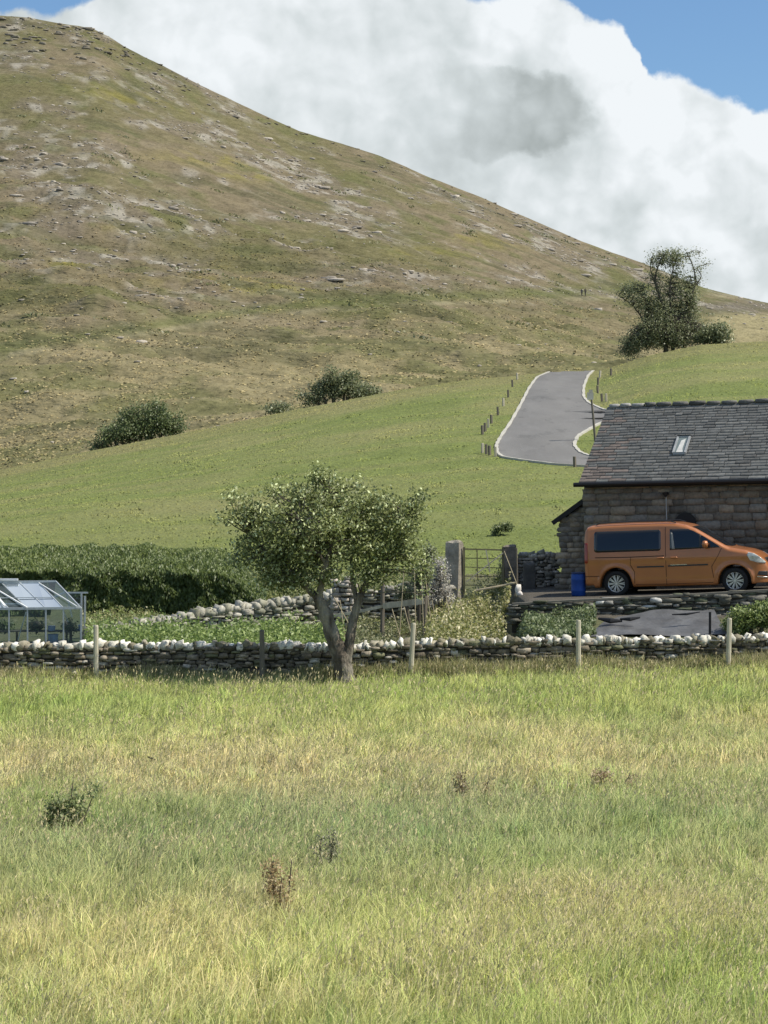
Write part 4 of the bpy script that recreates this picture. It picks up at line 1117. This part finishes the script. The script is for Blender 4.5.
# ------------------------------------------------------------ greenhouse
gy_ = math.radians(0)
GD = 54.2
def GP(px, py, d): return P(px, py, d)
go = P(80, 640, GD); go = Vector((go.x, GD, g1(go.x, GD)))
gh = thing('greenhouse', 'aluminium framed glass greenhouse with sloping roof panes behind the wall', 'greenhouse', go)
M_gl = glass('roof_glass', (.62,.72,.75), .90, .06); M_gs = glass('side_glass', (.85,.92,.9), .88)
RDg = 1.15
EV = [(-80,609.5),(-62,609.5),(-44,609.5),(-26.5,609.5),(-9,609.3),(9,609.1),(27.5,609),(46,608.7),(63.5,608.4),(81,608)]
RG = [(-106,583),(-88,583),(-70,583),(-52,583),(-34,582.8),(-16,582.6),(1,582.4),(19,582.2),(38,582),(56,581.5)]
fr = MB()
E3 = [P(px,py,GD+.0) for px, py in EV]; R3 = [P(px,py,GD+RDg) for px, py in RG]
fr.bar(E3[0],E3[-1],.05,.06); fr.bar(R3[0],R3[-1],.05,.06)
fr.build('frame', M_alu, gh, off=go)
for e, r_ in zip(E3, R3): MB().bar(e, r_, .028,.03).build('roof_bar', M_alu, gh, off=go)
m0 = [e.lerp(r_, .40) for e, r_ in zip(E3, R3)]
MB().bar(m0[0]-Vector((0,.03,-.01)), m0[-2]-Vector((0,.03,-.01)), .02,.02).build('glazing_bar', M_alu, gh, off=go)
for i in range(len(E3)-1):
    MB().add([E3[i],E3[i+1],R3[i+1],R3[i]],[(0,1,2,3)]).build('roof_pane', M_gl, gh, off=go)
# back slope
B3 = [Vector((r_.x-.45, r_.y+1.15, E3[0].z)) for r_ in R3]
MB().add([R3[0],R3[-1],B3[-1],B3[0]],[(0,1,2,3)]).build('back_roof_pane', M_gl, gh, off=go)
zb = go.z
for i, e in enumerate(E3):
    MB().bar((e.x,e.y,zb-.05), e, .035,.035).build('post', M_alu, gh, off=go)
for i in range(len(E3)-1):
    a, b = E3[i], E3[i+1]
    MB().add([Vector((a.x,a.y,zb)),Vector((b.x,b.y,zb)),b,a],[(0,1,2,3)]).build('side_pane', M_gs, gh, off=go)
for i in range(0, len(B3), 3): MB().bar((B3[i].x,B3[i].y,zb-.05), B3[i], .03,.03).build('post', M_alu, gh, off=go)
MB().bar((B3[-1].x,B3[-1].y,zb-.05), B3[-1], .035,.035).build('post', M_alu, gh, off=go)
MB().bar(B3[0],B3[-1],.05,.05).bar(E3[-1],B3[-1],.04,.04).build('back_rail', M_alu, gh, off=go)
a, b = B3[0], B3[-1]
MB().add([Vector((a.x,a.y,zb)),Vector((b.x,b.y,zb)),b,a],[(0,1,2,3)]).build('side_pane', M_gs, gh, off=go)
MB().add([Vector((E3[-1].x,E3[-1].y,zb)),Vector((b.x,b.y,zb)),b,R3[-1],E3[-1]],[(0,1,2,3,4)]).build('end_pane', M_gs, gh, off=go)
# bright open vents/braces
M_wh = mat('white_bar', col=(.75,.76,.74), rough=.4, nscale=5, namt=.05)
MB().bar(P(39,583,GD+1.05), P(78,607,GD-.06), .022,.022).build('vent_bar', M_wh, gh, off=go)
MB().bar(P(-6,588,GD+.9), P(27,607.5,GD-.06), .035,.03).build('vent_bar', M_wh, gh, off=go)
MB().bar(P(-8,590,GD+.8), P(5,606,GD-.06), .05,.03).build('vent_bar', M_wh, gh, off=go)
MB().bar(P(-60,579.5,GD+1.1), P(18,579.5,GD+1.1), .06,.05).build('ridge_vent', M_wh, gh, off=go)
MB().box(P(78,606.8,GD-.08),(.10,.04,.05)).build('corner_bracket', M_wh, gh, off=go)
MB().bar(P(26,612,GD+.3), P(18,640,GD+.3), .025,.025).build('brace', M_alu, gh, off=go)
MB().bar(P(64,612,GD+.3), P(68,622,GD+.3), .02,.02).build('brace', M_alu, gh, off=go)
# cold frame behind
cf = P(85,640,57.2); cf = Vector((cf.x,57.2,g1(cf.x,57.2)))
root = thing('glazed_porch', 'small glazed lean frame sticking out behind the right end of the greenhouse', 'glass frame', cf)
MB().bar(P(64,592.7,57.3),P(88,592.7,57.3),.04,.04).bar(P(81.5,593,57.2),P(81.5,640,57.2),.045,.045).bar(P(85,596,57.3),P(84.5,640,57.3),.05,.05).bar(P(66,604,57.25),P(81,604,57.25),.02,.02).build('frame', M_alu, root, off=cf)
MB().add([P(62,593,57.25),P(81,593,57.25),P(81,632,57.25),P(60,632,57.25)],[(0,1,2,3)]).build('pane', M_gs, root, off=cf)
# containers in greenhouse
for (px,py,w,h,d,lab) in [(51.5,629,.20,.16,54.9,'pale blue tub on the upper shelf inside the greenhouse'),(53,640,.27,.30,54.75,'larger pale blue tub at the bottom of the greenhouse')]:
    q = P(px, py, d); o = MB().tube([(0,0,-h/2),(0,0,h/2-.02),(0,0,h/2)], [w*.42,w*.5,w*.53], 14).build('plastic_tub', mat('pale_blue', col=(.42,.50,.66), rough=.5), smooth=False); o.location = q
    props(o, lab, 'tub', 'pale blue tubs in the greenhouse')
q = P(20,631,54.9); z_s = q.z
sh = thing('plant_bench', 'slatted staging bench inside the greenhouse', 'bench', (P(25,0,54.9).x,54.9,g1(P(25,0,54.9).x,54.9)))
so = sh.location.copy()
mb = MB()
for k in range(5): mb.box((P(15,0,54.9).x, 54.75+k*.11, z_s), (2.6,.08,.025))
mb.build('bench_top', M_woodd, sh, off=so)
for sx in (-1.25,0,1.25): MB().bar((P(15,0,54.9).x+sx,54.95,so.z-.05),(P(15,0,54.9).x+sx,54.95,z_s),.05,.05).build('leg', M_woodd, sh, off=so)
for px in (-25,5,35,70):
    q = P(px,625,54.95); lob = [((q.x,54.95,z_s+.12),(.2,.15,.14),1)]
    tree('tomato_plant', {-25:'leafy potted plant at the left of the greenhouse bench',5:'leafy potted plant near the left post of the greenhouse bench',35:'leafy potted plant left of the pale blue tubs',70:'leafy potted plant in the right corner of the greenhouse'}[px], 'plant', Vector((q.x,54.95,z_s)), [([(q.x,54.95,z_s),(q.x,54.95,z_s+.1)],.02,.01)], lob, 26, 20, (.05,.05,.05), .035, DG, trunkname='stem', twig=.004, group='potted plants in the greenhouse')

# ------------------------------------------------------------ walkers on the hill
def walker(px, py, coat, lab):
    dd = np.linspace(180, 648, 1500); u_ = (px-384)/F; zz = gz(u_*dd, dd); pr = HOR-F*(zz-ZC)/dd
    i = np.where(pr <= py)[0][0]; d = dd[i]; loc = Vector((u_*d, d, float(zz[i])))
    k = 1.0
    vs = [(0,0,.95,.17),(0,0,1.2,.18),(0,0,1.42,.16),(0,0,1.55,.07),(0,.0,1.66,.10),(0,0,1.78,.075),
          (.11,0,.85,.10),(.13,.12,.48,.075),(.13,-.05,.06,.05),(.13,.1,.03,.04),(-.11,0,.85,.10),(-.13,-.10,.48,.075),(-.13,-.28,.08,.05),(-.13,-.14,.03,.04),
          (.22,0,1.40,.06),(.30,-.05,1.12,.05),(.29,.10,.88,.035),(-.22,0,1.40,.06),(-.30,.03,1.12,.05),(-.29,.16,.90,.035)]
    es = [(0,1),(1,2),(2,3),(3,4),(4,5),(0,6),(6,7),(7,8),(8,9),(0,10),(10,11),(11,12),(12,13),(2,14),(14,15),(15,16),(2,17),(17,18),(18,19)]
    me = bpy.data.meshes.new('person'); me.from_pydata([v[:3] for v in vs], es, [])
    o = bpy.data.objects.new('person', me); C.objects.link(o)
    md = o.modifiers.new('s', 'SKIN')
    for i_, v in enumerate(vs): me.skin_vertices[0].data[i_].radius = (v[3], v[3]*.8)
    me.skin_vertices[0].data[0].use_root = True
    o.modifiers.new('u', 'SUBSURF').levels = 1
    dg = bpy.context.evaluated_depsgraph_get(); m2_ = bpy.data.meshes.new_from_object(o.evaluated_get(dg))
    bpy.data.objects.remove(o)
    m2_.materials.clear()
    for nm, c in (('trousers', (.03,.03,.035)), (coat[0], coat[1]), ('skin', (.45,.30,.22)), ('hair', (.05,.03,.02))): m2_.materials.append(mat(nm, col=c))
    for pgn in m2_.polygons:
        c = pgn.center
        pgn.material_index = 0 if c.z < .95 else (1 if c.z < 1.54 and not (c.z < .95) else (3 if (c.z > 1.72 or c.y < -.03) else 2))
    o = bpy.data.objects.new('person', m2_); C.objects.link(o); o.location = loc; o.rotation_euler = (0,0,random.uniform(-.3,.5)); 
    props(o, lab, 'person', 'two walkers on the hill')
walker(581.5, 296.6, ('dark_coat', (.03,.035,.05)), 'left walker of the pair on the hillside, upright in dark clothes')
walker(585.0, 296.2, ('dark_coat_b', (.05,.04,.04)), 'right walker of the pair on the hillside, in a dark brown coat')

# ------------------------------------------------------------ meadow
def scr_gz(px, py, gh=.0):
    return
def meadow_col(px, py, n, x, y):
    vivid = np.array([.172,.212,.050]); green = np.array([.132,.165,.048]); blue = np.array([.118,.150,.072]); straw = np.array([.38,.30,.17]); yel = np.array([.215,.23,.065]); brown = np.array([.20,.145,.08])
    a = fbm(x/1.6, y/3.0, 3, 101); b = fbm(x/.6, y/1.0, 2, 102); c = fbm(x/4, y/6, 2, 103)
    w_v = .45*el(px,py,120,705,240,36)+.45*el(px,py,700,690,260,22)+.95*el(px,py,560,1000,360,60)+.5*el(px,py,380,760,500,300)*sst(.5,.75,c)+.25*el(px,py,60,960,200,60)+.4*el(px,py,384,685,600,14)
    w_b = .85*el(px,py,640,812,300,26)+.8*el(px,py,400,812,260,40)+.5*el(px,py,60,850,200,30)+.6*el(px,py,200,860,150,26)
    w_s = .95*el(px,py,260,762,400,26)+.55*el(px,py,700,755,130,12)+.95*el(px,py,560,895,300,32)+.5*el(px,py,160,930,250,35)+.4*el(px,py,300,985,200,30)+.3*el(px,py,60,1000,130,25)+.3*el(px,py,600,720,300,15)+.1
    w_y = .55*el(px,py,420,705,420,26)+.5*el(px,py,330,930,300,50)+.18
    w_g = .35+0*px
    w_br = .7*el(px,py,280,885,22,25)+.35*el(px,py,220,757,90,9)
    W = [(vivid,w_v*(.6+.9*a)*1.25),(blue,w_b*(.5+b)),(straw,w_s*(.2+1.1*sst(.3,.7,c))*1.35),(yel,w_y*(.4+1.2*b)*.65),(green,(w_g+.15)*(.4+1.4*sst(.35,.65,a))),(brown,w_br)]
    r = rng.uniform(0,1,(len(px),len(W)))**1.6
    W = [(cl, w*(.15+2.2*r[:, i])) for i, (cl, w) in enumerate(W)]
    return cmix(*W)*rng.uniform(.6,1.4,(len(px),1))*1.6
parts = []
def field_pts(n, d0, d1, um=.21):
    # area-uniform in a trapezoid a bit wider than the view
    d = np.sqrt(rng.uniform(d0**2, d1**2, n)); x = rng.uniform(-um, um, n)*d; return x, d
tot = 0
for (d0,d1,dens,wd) in [(15.5,20,1500,.0065),(20,26,1050,.0085),(26,34,800,.011),(34,42,560,.014),(42,50.15,480,.017)]:
    area = .21*(d1**2-d0**2); n = int(area*dens); x, y = field_pts(n, d0, d1)
    z = gz(x, y); cl = fbm(x/.45, y/.45, 2, 111); cl2 = fbm(x/2.2, y/2.2, 3, 112)
    keep = rng.uniform(0,1,n) < .2+1.2*cl; x, y, z, cl, cl2 = [q[keep] for q in (x,y,z,cl,cl2)]; n = len(x)
    cl3 = fbm(x/.22, y/.3, 2, 114); h = (.06+.24*cl2+.20*cl+.14*cl3)*rng.uniform(.5,1.3,n)
    px, py = toscr(x, y, z+h*.6)
    h = h*(1-.25*el(px,py,200,760,300,25))
    h = h+.10*sst(48,50,y)
    wa = fbm(x/1.2, y/1.6, 2, 113)*2*PI*1.4
    wb = fbm(x/.35, y/.5, 2, 115)*2*PI*2; lean = np.stack([.16+.28*np.cos(wa)+.25*np.cos(wb), .2*np.sin(wa)+.25*np.sin(wb)], 1)+rng.normal(0,.30,(n,2))
    co = meadow_col(px, py, n, x, y)
    tip = lerp(co, np.array([.38,.36,.17])[None], rng.uniform(0,.35,(n,1)))
    parts.append(blades(np.stack([x,y,z-.02],1), h, rng.uniform(.6,1.5,n)*wd, lean, co*.95, tip)); tot += n
nc = 1500; cx_, cy_ = field_pts(nc, 15.5, 46); kb = 55
x = np.repeat(cx_, kb)+rng.normal(0,.09,nc*kb); y = np.repeat(cy_, kb)+rng.normal(0,.09,nc*kb); n = len(x); z = gz(x, y)
hh_ = np.repeat(rng.uniform(.25,.55,nc), kb)*rng.uniform(.6,1.15,n); aa = rng.uniform(0,2*PI,n); am = rng.uniform(.1,.75,n)
wl = np.repeat(rng.normal(.15,.25,nc), kb)
px, py = toscr(np.repeat(cx_, kb), np.repeat(cy_, kb), z+.2); co = meadow_col(px, py, n, x, y)*np.repeat(rng.uniform(.7,1.25,nc), kb)[:, None]
gm_ = np.repeat(rng.uniform(0,1,nc) < .6, kb); co[gm_] = co[gm_]*np.array([.92,1.0,.95])
parts.append(blades(np.stack([x,y,z],1), hh_, .008*(y/20)**.8, np.stack([np.cos(aa)*am+wl, np.sin(aa)*am],1), co))
n = 26000; x, y = field_pts(n, 15.5, 32); z = gz(x, y); k = fbm(x/.5, y/.6, 2, 131) > .5; x, y, z = x[k], y[k], z[k]; n = len(x)
h = rng.uniform(.30,.62,n); a_l = rng.uniform(0,2*PI,n); lean = np.stack([.25+.65*np.cos(a_l), .65*np.sin(a_l)], 1)
px, py = toscr(x, y, z+h*.6); co = lerp(meadow_col(px, py, n, x, y), np.array([.42,.40,.20])[None], rng.uniform(.1,.6,(n,1)))
parts.append(blades(np.stack([x,y,z],1), h, .008, lean, co))
V, Fs, cc = merge(parts)
props(npmesh('meadow_grass', V, Fs, M_grass, cc), 'long unmown meadow grass in green and straw patches filling the foreground', 'grass', kind='stuff')
# seed heads
parts = []
for (d0,d1,dens,sc) in [(15.5,24,110,.8),(24,36,50,1.0),(36,50,20,1.3)]:
    n = int(.21*(d1**2-d0**2)*dens); x, y = field_pts(n, d0, d1); z = gz(x, y)
    px, py = toscr(x, y, z+.4); ws = fbm(x/2.5, y/2.5, 3, 121)
    k = rng.uniform(0,1,n) < sst(.35,.65,ws)*.9+.08+.5*el(px,py,560,895,300,40)+.5*el(px,py,260,762,400,26)
    x, y, z = x[k], y[k], z[k]; n = len(x)
    h = rng.uniform(.38,.60,n); lean = np.stack([rng.normal(.15,.16,n), rng.normal(0,.14,n)], 1)
    st = rng.uniform(.7,1.2,(n,1))*np.array([[.38,.33,.18]])
    parts.append(blades(np.stack([x,y,z],1), h, .0038*sc, lean, st))
    L = np.stack([lean[:,0]*h, lean[:,1]*h, h*(1-.45*np.clip(np.linalg.norm(lean,axis=1),0,.95))], 1)
    tip = np.stack([x,y,z],1)+L; dr = np.stack([lean[:,0]*1.5, lean[:,1], np.full(n,.8)],1)
    for q in range(3):
        parts.append(leaves(tip+rng.normal(0,.006,(n,3))+dr*.02*(q-1), .024*rng.uniform(.7,1.3,n)*sc**.5, st*rng.uniform(.9,1.35,(n,1)), asp=.28*sc**.5, dirs=dr*2))
V, Fs, cc = merge(parts)
props(npmesh('seed_heads', V, Fs, M_grass, cc), 'pale straw grass seed heads standing above the meadow', 'grass seed heads', kind='stuff')

# pasture short grass tufts
n = 130000
y = 66+84*rng.uniform(0,1,n)**1.1; x = rng.uniform(-.2,.2,n)*y; z = gz(x, y); px, py = toscr(x, y, z)
k = ~in_road(px, py) & ~((x > 3.0) & (y < 66)); x, y, z = x[k], y[k], z[k]; n = len(x)
co = pasture_col(x, y, z)*rng.uniform(.92,1.12,(n,1))*1.05; h = rng.uniform(.02,.06,n)*(1+1.4*(fbm(x,y,2,5) > .68))
V, Q, T, cc = blades(np.stack([x,y,z-.01],1), h, rng.uniform(.03,.07,n), rng.normal(0,1.3,(n,2)), co*.98)
props(npmesh('pasture_grass', V, [Q,T], M_turf, cc), 'short grazed grass on the green pasture slope', 'grass', kind='stuff')
# tall grass along the base of the field wall and on the terrace bank
n = 26000
x = rng.uniform(-11,11,n); y = rng.uniform(49.6,50.2,n); z = gz(x,y)
h = rng.uniform(.2,.6,n)*(.5+fbm(x/1.3,y,3,7))
co = lerp(np.array([.12,.14,.04])[None], np.array([.33,.28,.15])[None], rng.uniform(0,1,(n,1))**1.5)
V, Q, T, cc = blades(np.stack([x,y,z],1), h, .016, rng.normal(0.1,.3,(n,2)), co)
props(npmesh('verge_grass', V, [Q,T], M_grass, cc), 'ragged taller grass growing along the foot of the dry stone wall', 'grass', kind='stuff')

# weeds in the meadow
def mpos(px, py): # base of plant on field, seen at py
    d = F*ZC/(py-HOR); q = (px-384)/F*d; return d, q
def weed(px, py, els, label, cols, per=34, ncl=60, lsz=.028, name='dock_plant'):
    d, x = mpos(px, py); base = Vector((x, d, g1(x,d)))
    lob = []; limbs = []
    for (ax, ay, rx, ry) in els:
        c = P(ax, ay, d+random.uniform(-.15,.15)); k = d/F; lob.append(((c.x,c.y,c.z),(rx*k,rx*k,ry*k),1)); limbs.append(([(x+(c.x-x)*.3,d,base.z-.02),(c.x,c.y,c.z),(c.x+.02,c.y,c.z+ry*k)], .012,.004))
    return tree(name, label, 'weed', base, limbs, lob, ncl, per, (.045,.045,.05), lsz, cols, bark=M_barkd, trunkname='stem', twig=.003, group='weeds standing in the meadow')
weed(66,842,[(58,808,12,12),(76,806,13,12),(48,818,8,8),(70,820,16,8),(72,792,3,12),(92,798,4,14)], 'bushy dark green weed clump at the left of the meadow', [(.10,.125,.045),(.19,.22,.085),(.33,.31,.16)], ncl=55)
weed(470,812,[(461,785,8,13),(487,787,5,11)], 'pair of dark brown dock stalks right of the meadow centre', [(.12,.095,.045),(.2,.15,.08),(.28,.23,.12)], ncl=18, lsz=.018)
weed(283,925,[(272,880,9,20),(290,878,8,18),(280,897,9,20)], 'tall rusty brown dock stalks low in the middle of the meadow', [(.18,.13,.06),(.30,.22,.11),(.42,.33,.18)], ncl=24, lsz=.018)
weed(328,880,[(320,852,5,14),(332,848,4,16)], 'thin grey seeded weed behind the rusty dock stalks', [(.12,.12,.07),(.2,.2,.12),(.3,.28,.18)], ncl=14, lsz=.018)
weed(608,800,[(600,775,12,5),(628,778,10,5)], 'low reddish weed patch at the right of the meadow', [(.2,.15,.08),(.32,.24,.14),(.4,.32,.2)], ncl=14, lsz=.02)
# small dark bird low over the meadow
d = 36.; q = P(153.5,760.5,d)
root = thing('small_bird', 'tiny dark bird flying low over the straw coloured meadow', 'bird', q, (0,0,.15))
mb = MB(); mb.tube([(-.075,0,-.012),(-.05,0,-.004),(0,0,0),(.04,0,.004),(.062,0,.006),(.085,0,.004)], [.005,.014,.022,.018,.014,.002], 8); mb.build('body', mat('dark_feather', col=(.02,.017,.01)), root, smooth=True)
for s in (1,-1): MB().add([Vector(p) for p in [(.03,.01*s,.012),(-.02,.01*s,.010),(-.12,.11*s,.075),(-.13,.10*s,.08),(-.02,.06*s,.045),(.03,.01*s,.018),(-.02,.012*s,.016),(-.125,.11*s,.080)]],[(0,1,2,3,4),(5,4,3,7,6),(0,4,5),(1,6,7,2),(0,5,6,1)]).build('wing', MATS['dark_feather'], root)

# ------------------------------------------------------------ world
W = bpy.data.worlds.new('World'); S.world = W; W.use_nodes = True
nt = W.node_tree; N_ = nt.nodes; Lk = nt.links; N_.clear()
def node(t, **k):
    q = N_.new(t)
    for a, b in k.items(): setattr(q, a, b)
    return q
def val(v):
    return v
def mth(op, a, b=None, c=None, clamp=False):
    q = node('ShaderNodeMath', operation=op, use_clamp=clamp)
    for i, v in enumerate((a, b, c)):
        if v is None: continue
        if isinstance(v, (int, float)): q.inputs[i].default_value = v
        else: Lk.new(v, q.inputs[i])
    return q.outputs[0]
def ss(a, b, x):
    q = node('ShaderNodeMapRange', interpolation_type='SMOOTHSTEP'); q.inputs[1].default_value = a; q.inputs[2].default_value = b
    Lk.new(x, q.inputs[0]); return q.outputs[0]
SUN_EL = math.radians(52); SUN_AZ = (1.0, .0)   # direction towards the sun
sund = Vector((math.cos(SUN_EL)*.99, -math.cos(SUN_EL)*.13, math.sin(SUN_EL))).normalized()
sky = node('ShaderNodeTexSky', sky_type='NISHITA', sun_disc=False, sun_elevation=SUN_EL, sun_rotation=math.atan2(sund.x, sund.y), altitude=200, air_density=1.0, dust_density=.6, ozone_density=1.6)
bg1 = node('ShaderNodeBackground'); bg1.inputs[1].default_value = .095
tint = node('ShaderNodeVectorMath', operation='MULTIPLY'); Lk.new(sky.outputs[0], tint.inputs[0]); tint.inputs[1].default_value = (.68,.84,.98); Lk.new(tint.outputs[0], bg1.inputs[0])
tc = node('ShaderNodeTexCoord'); sx = node('ShaderNodeSeparateXYZ'); Lk.new(tc.outputs['Generated'], sx.inputs[0])
yy = mth('MAXIMUM', sx.outputs[1], .12)
a_ = mth('ADD', mth('MULTIPLY', mth('DIVIDE', sx.outputs[0], yy), F/100), 3.84)
b_ = mth('SUBTRACT', HOR/100, mth('MULTIPLY', mth('DIVIDE', sx.outputs[2], yy), F/100))
cv = node('ShaderNodeCombineXYZ'); Lk.new(a_, cv.inputs[0]); Lk.new(b_, cv.inputs[1])
def noise(sc, det, seed, dist=0, rough=.5):
    q = node('ShaderNodeTexNoise'); q.inputs['Scale'].default_value = sc; q.inputs['Detail'].default_value = det; q.inputs['Roughness'].default_value = rough; q.inputs['Distortion'].default_value = dist
    mp_ = node('ShaderNodeMapping'); mp_.inputs['Location'].default_value = (seed, seed*.7, seed*.3); Lk.new(cv.outputs[0], mp_.inputs[0]); Lk.new(mp_.outputs[0], q.inputs['Vector']); return q.outputs['Fac']
nA = noise(1.5, 7, 3.1, 0, .55); nB = noise(1.5, 7, 17.7, 0, .55); nC = noise(.55, 4, 5.5, .3, .5); nD = noise(2.6, 8, 9.9, .4, .55)
da = mth('ADD', a_, mth('MULTIPLY', mth('SUBTRACT', nA, .5), .65)); db = mth('ADD', b_, mth('MULTIPLY', mth('SUBTRACT', nB, .5), .65))
fc = node('ShaderNodeFloatCurve'); cur = fc.mapping.curves[0]
EP = [(-6,-2),(-1,-.8),(-.1,.1),(.25,.10),(.85,.02),(1.2,-.4),(2,-.9),(4.2,-.8),(4.7,.05),(5.0,.06),(5.35,-.1),(5.7,.05),(6.1,.2),(6.4,.5),(6.55,.78),(7.0,.86),(7.4,.98),(7.75,1.15),(9,1.5),(12,.5),(14,0)]
pts = [((x_+6)/20, (y_+3)/6) for x_, y_ in EP]
while len(cur.points) < len(pts): cur.points.new(.5,.5)
for p_, q_ in zip(cur.points, pts): p_.location = q_; p_.handle_type = 'AUTO_CLAMPED'
fc.mapping.update()
Lk.new(mth('DIVIDE', mth('ADD', da, 6), 20), fc.inputs['Value'])
edge_ = mth('SUBTRACT', mth('MULTIPLY', fc.outputs[0], 6), 3)
dep = mth('SUBTRACT', db, edge_)
mask = ss(-.03, .07, dep)
def ell(cx, cy, rx, ry, lo=.6, hi=1.1, A=da, B=db):
    x_ = mth('DIVIDE', mth('SUBTRACT', A, cx), rx); y_ = mth('DIVIDE', mth('SUBTRACT', B, cy), ry)
    r = mth('SQRT', mth('ADD', mth('MULTIPLY', x_, x_), mth('MULTIPLY', y_, y_)))
    return mth('SUBTRACT', 1, ss(lo, hi, r))
nE = noise(1.1, 9, 31.3, .6, .58)
v = mth('ADD', .80, mth('MULTIPLY', mth('SUBTRACT', nC, .5), .35))
v = mth('ADD', v, mth('MULTIPLY', mth('SUBTRACT', nD, .5), .22))
v = mth('ADD', v, mth('MULTIPLY', mth('SUBTRACT', nE, .5), .2))
def em(sc, det, seed, off, dist=.3, rough=.5):
    o_ = []
    for k in (0, 1):
        q = node('ShaderNodeTexNoise'); q.inputs['Scale'].default_value = sc; q.inputs['Detail'].default_value = det; q.inputs['Roughness'].default_value = rough; q.inputs['Distortion'].default_value = dist
        mp_ = node('ShaderNodeMapping'); mp_.inputs['Location'].default_value = (seed+off*k, seed*.7-off*k*1.1, seed*.3); Lk.new(cv.outputs[0], mp_.inputs[0]); Lk.new(mp_.outputs[0], q.inputs['Vector']); o_.append(q.outputs['Fac'])
    return mth('SUBTRACT', o_[0], o_[1])
v = mth('ADD', v, mth('MULTIPLY', em(1.0, 3.5, 41., .20), .65))
v = mth('ADD', v, mth('MULTIPLY', em(2.6, 3.5, 47., .08), .42))
cw_ = node('ShaderNodeCombineXYZ'); Lk.new(da, cw_.inputs[0]); Lk.new(db, cw_.inputs[1])
for (sc_, am_) in ((1.5,.42),(3.6,.22)):
    vo = node('ShaderNodeTexVoronoi', feature='SMOOTH_F1'); vo.inputs['Scale'].default_value = sc_; vo.inputs['Smoothness'].default_value = .25; Lk.new(cw_.outputs[0], vo.inputs['Vector'])
    v = mth('ADD', v, mth('MULTIPLY', mth('SUBTRACT', .42, vo.outputs['Distance']), mth('MULTIPLY', mth('ADD', .35, ss(3.0, 5.5, a_)), am_*.75)))
rim = mth('MULTIPLY', mth('SUBTRACT', 1, ss(.1, .85, dep)), ss(4.2, 5.2, a_))
v = mth('ADD', v, mth('MULTIPLY', rim, .30))
blob = mth('MULTIPLY', ell(4.9,1.12,1.05,.54,.84,1.02), ss(4.05, 5.5, da))
v = mth('SUBTRACT', v, mth('MULTIPLY', blob, .42))
v = mth('SUBTRACT', v, mth('MULTIPLY', ell(4.3,1.3,1.4,.6,.2,1.2), .12))
v = mth('ADD', v, mth('MULTIPLY', ell(6.3,1.15,.45,.7,.3,1.2), .14))
v = mth('ADD', v, mth('MULTIPLY', ell(7.0,1.75,.75,.75,.2,1.2), .22))
v = mth('ADD', v, mth('MULTIPLY', ell(2.2,.4,1.6,.7,.1,1.2), .08))
v = mth('ADD', v, mth('MULTIPLY', ell(5.6,.55,.9,.35,.2,1.2), .12))
v = mth('SUBTRACT', v, mth('MULTIPLY', ell(.1,.2,.8,.4,.2,1.1), .22))
v = mth('SUBTRACT', v, mth('MULTIPLY', ell(5.9,2.2,1.5,.4,.2,1.2), .10))
cr = node('ShaderNodeValToRGB'); Lk.new(v, cr.inputs[0])
e = cr.color_ramp.elements; e[0].position = .1; e[0].color = (.27,.30,.30,1); e[1].position = .98; e[1].color = (.64,.67,.69,1)
q_ = cr.color_ramp.elements.new(.62); q_.color = (.47,.51,.52,1)
bg2 = node('ShaderNodeBackground'); bg2.inputs[1].default_value = 1.0; Lk.new(cr.outputs[0], bg2.inputs[0])
# generic scattered cloud elsewhere
gn = node('ShaderNodeTexNoise'); gn.inputs['Scale'].default_value = 2.2; gn.inputs['Detail'].default_value = 8; Lk.new(tc.outputs['Generated'], gn.inputs['Vector'])
gm = mth('MULTIPLY', ss(.52, .62, gn.outputs['Fac']), .8)
frn = mth('MULTIPLY', ss(.75, .9, sx.outputs[1]), 1)
mk = mth('ADD', mth('MULTIPLY', mask, frn), mth('MULTIPLY', gm, mth('SUBTRACT', 1, frn)))
ms = node('ShaderNodeMixShader'); Lk.new(mk, ms.inputs[0]); Lk.new(bg1.outputs[0], ms.inputs[1]); Lk.new(bg2.outputs[0], ms.inputs[2])
ow = node('ShaderNodeOutputWorld'); Lk.new(ms.outputs[0], ow.inputs[0])

sl = bpy.data.lights.new('sun', 'SUN'); sl.energy = 4.0; sl.angle = math.radians(.6); sl.color = (1,.935,.82)
so_ = bpy.data.objects.new('sun', sl); C.objects.link(so_); so_.rotation_euler = (-sund).to_track_quat('-Z','Y').to_euler()
so_.location = (40,0,60)

cam = bpy.data.cameras.new('camera'); co_ = bpy.data.objects.new('camera', cam); C.objects.link(co_); S.camera = co_
co_.location = (0,0,ZC); co_.rotation_euler = (PI/2-PITCH, 0, 0)
cam.sensor_fit = 'VERTICAL'; cam.sensor_height = 36; cam.sensor_width = 27; cam.lens = 36*F/1024; cam.clip_start = .1; cam.clip_end = 6000
vs = S.view_settings; vs.view_transform = 'Standard'; vs.look = 'None'; vs.gamma = 1; vs.exposure = .47; vs.use_curve_mapping = False
S.render.resolution_x = 768; S.render.resolution_y = 1024
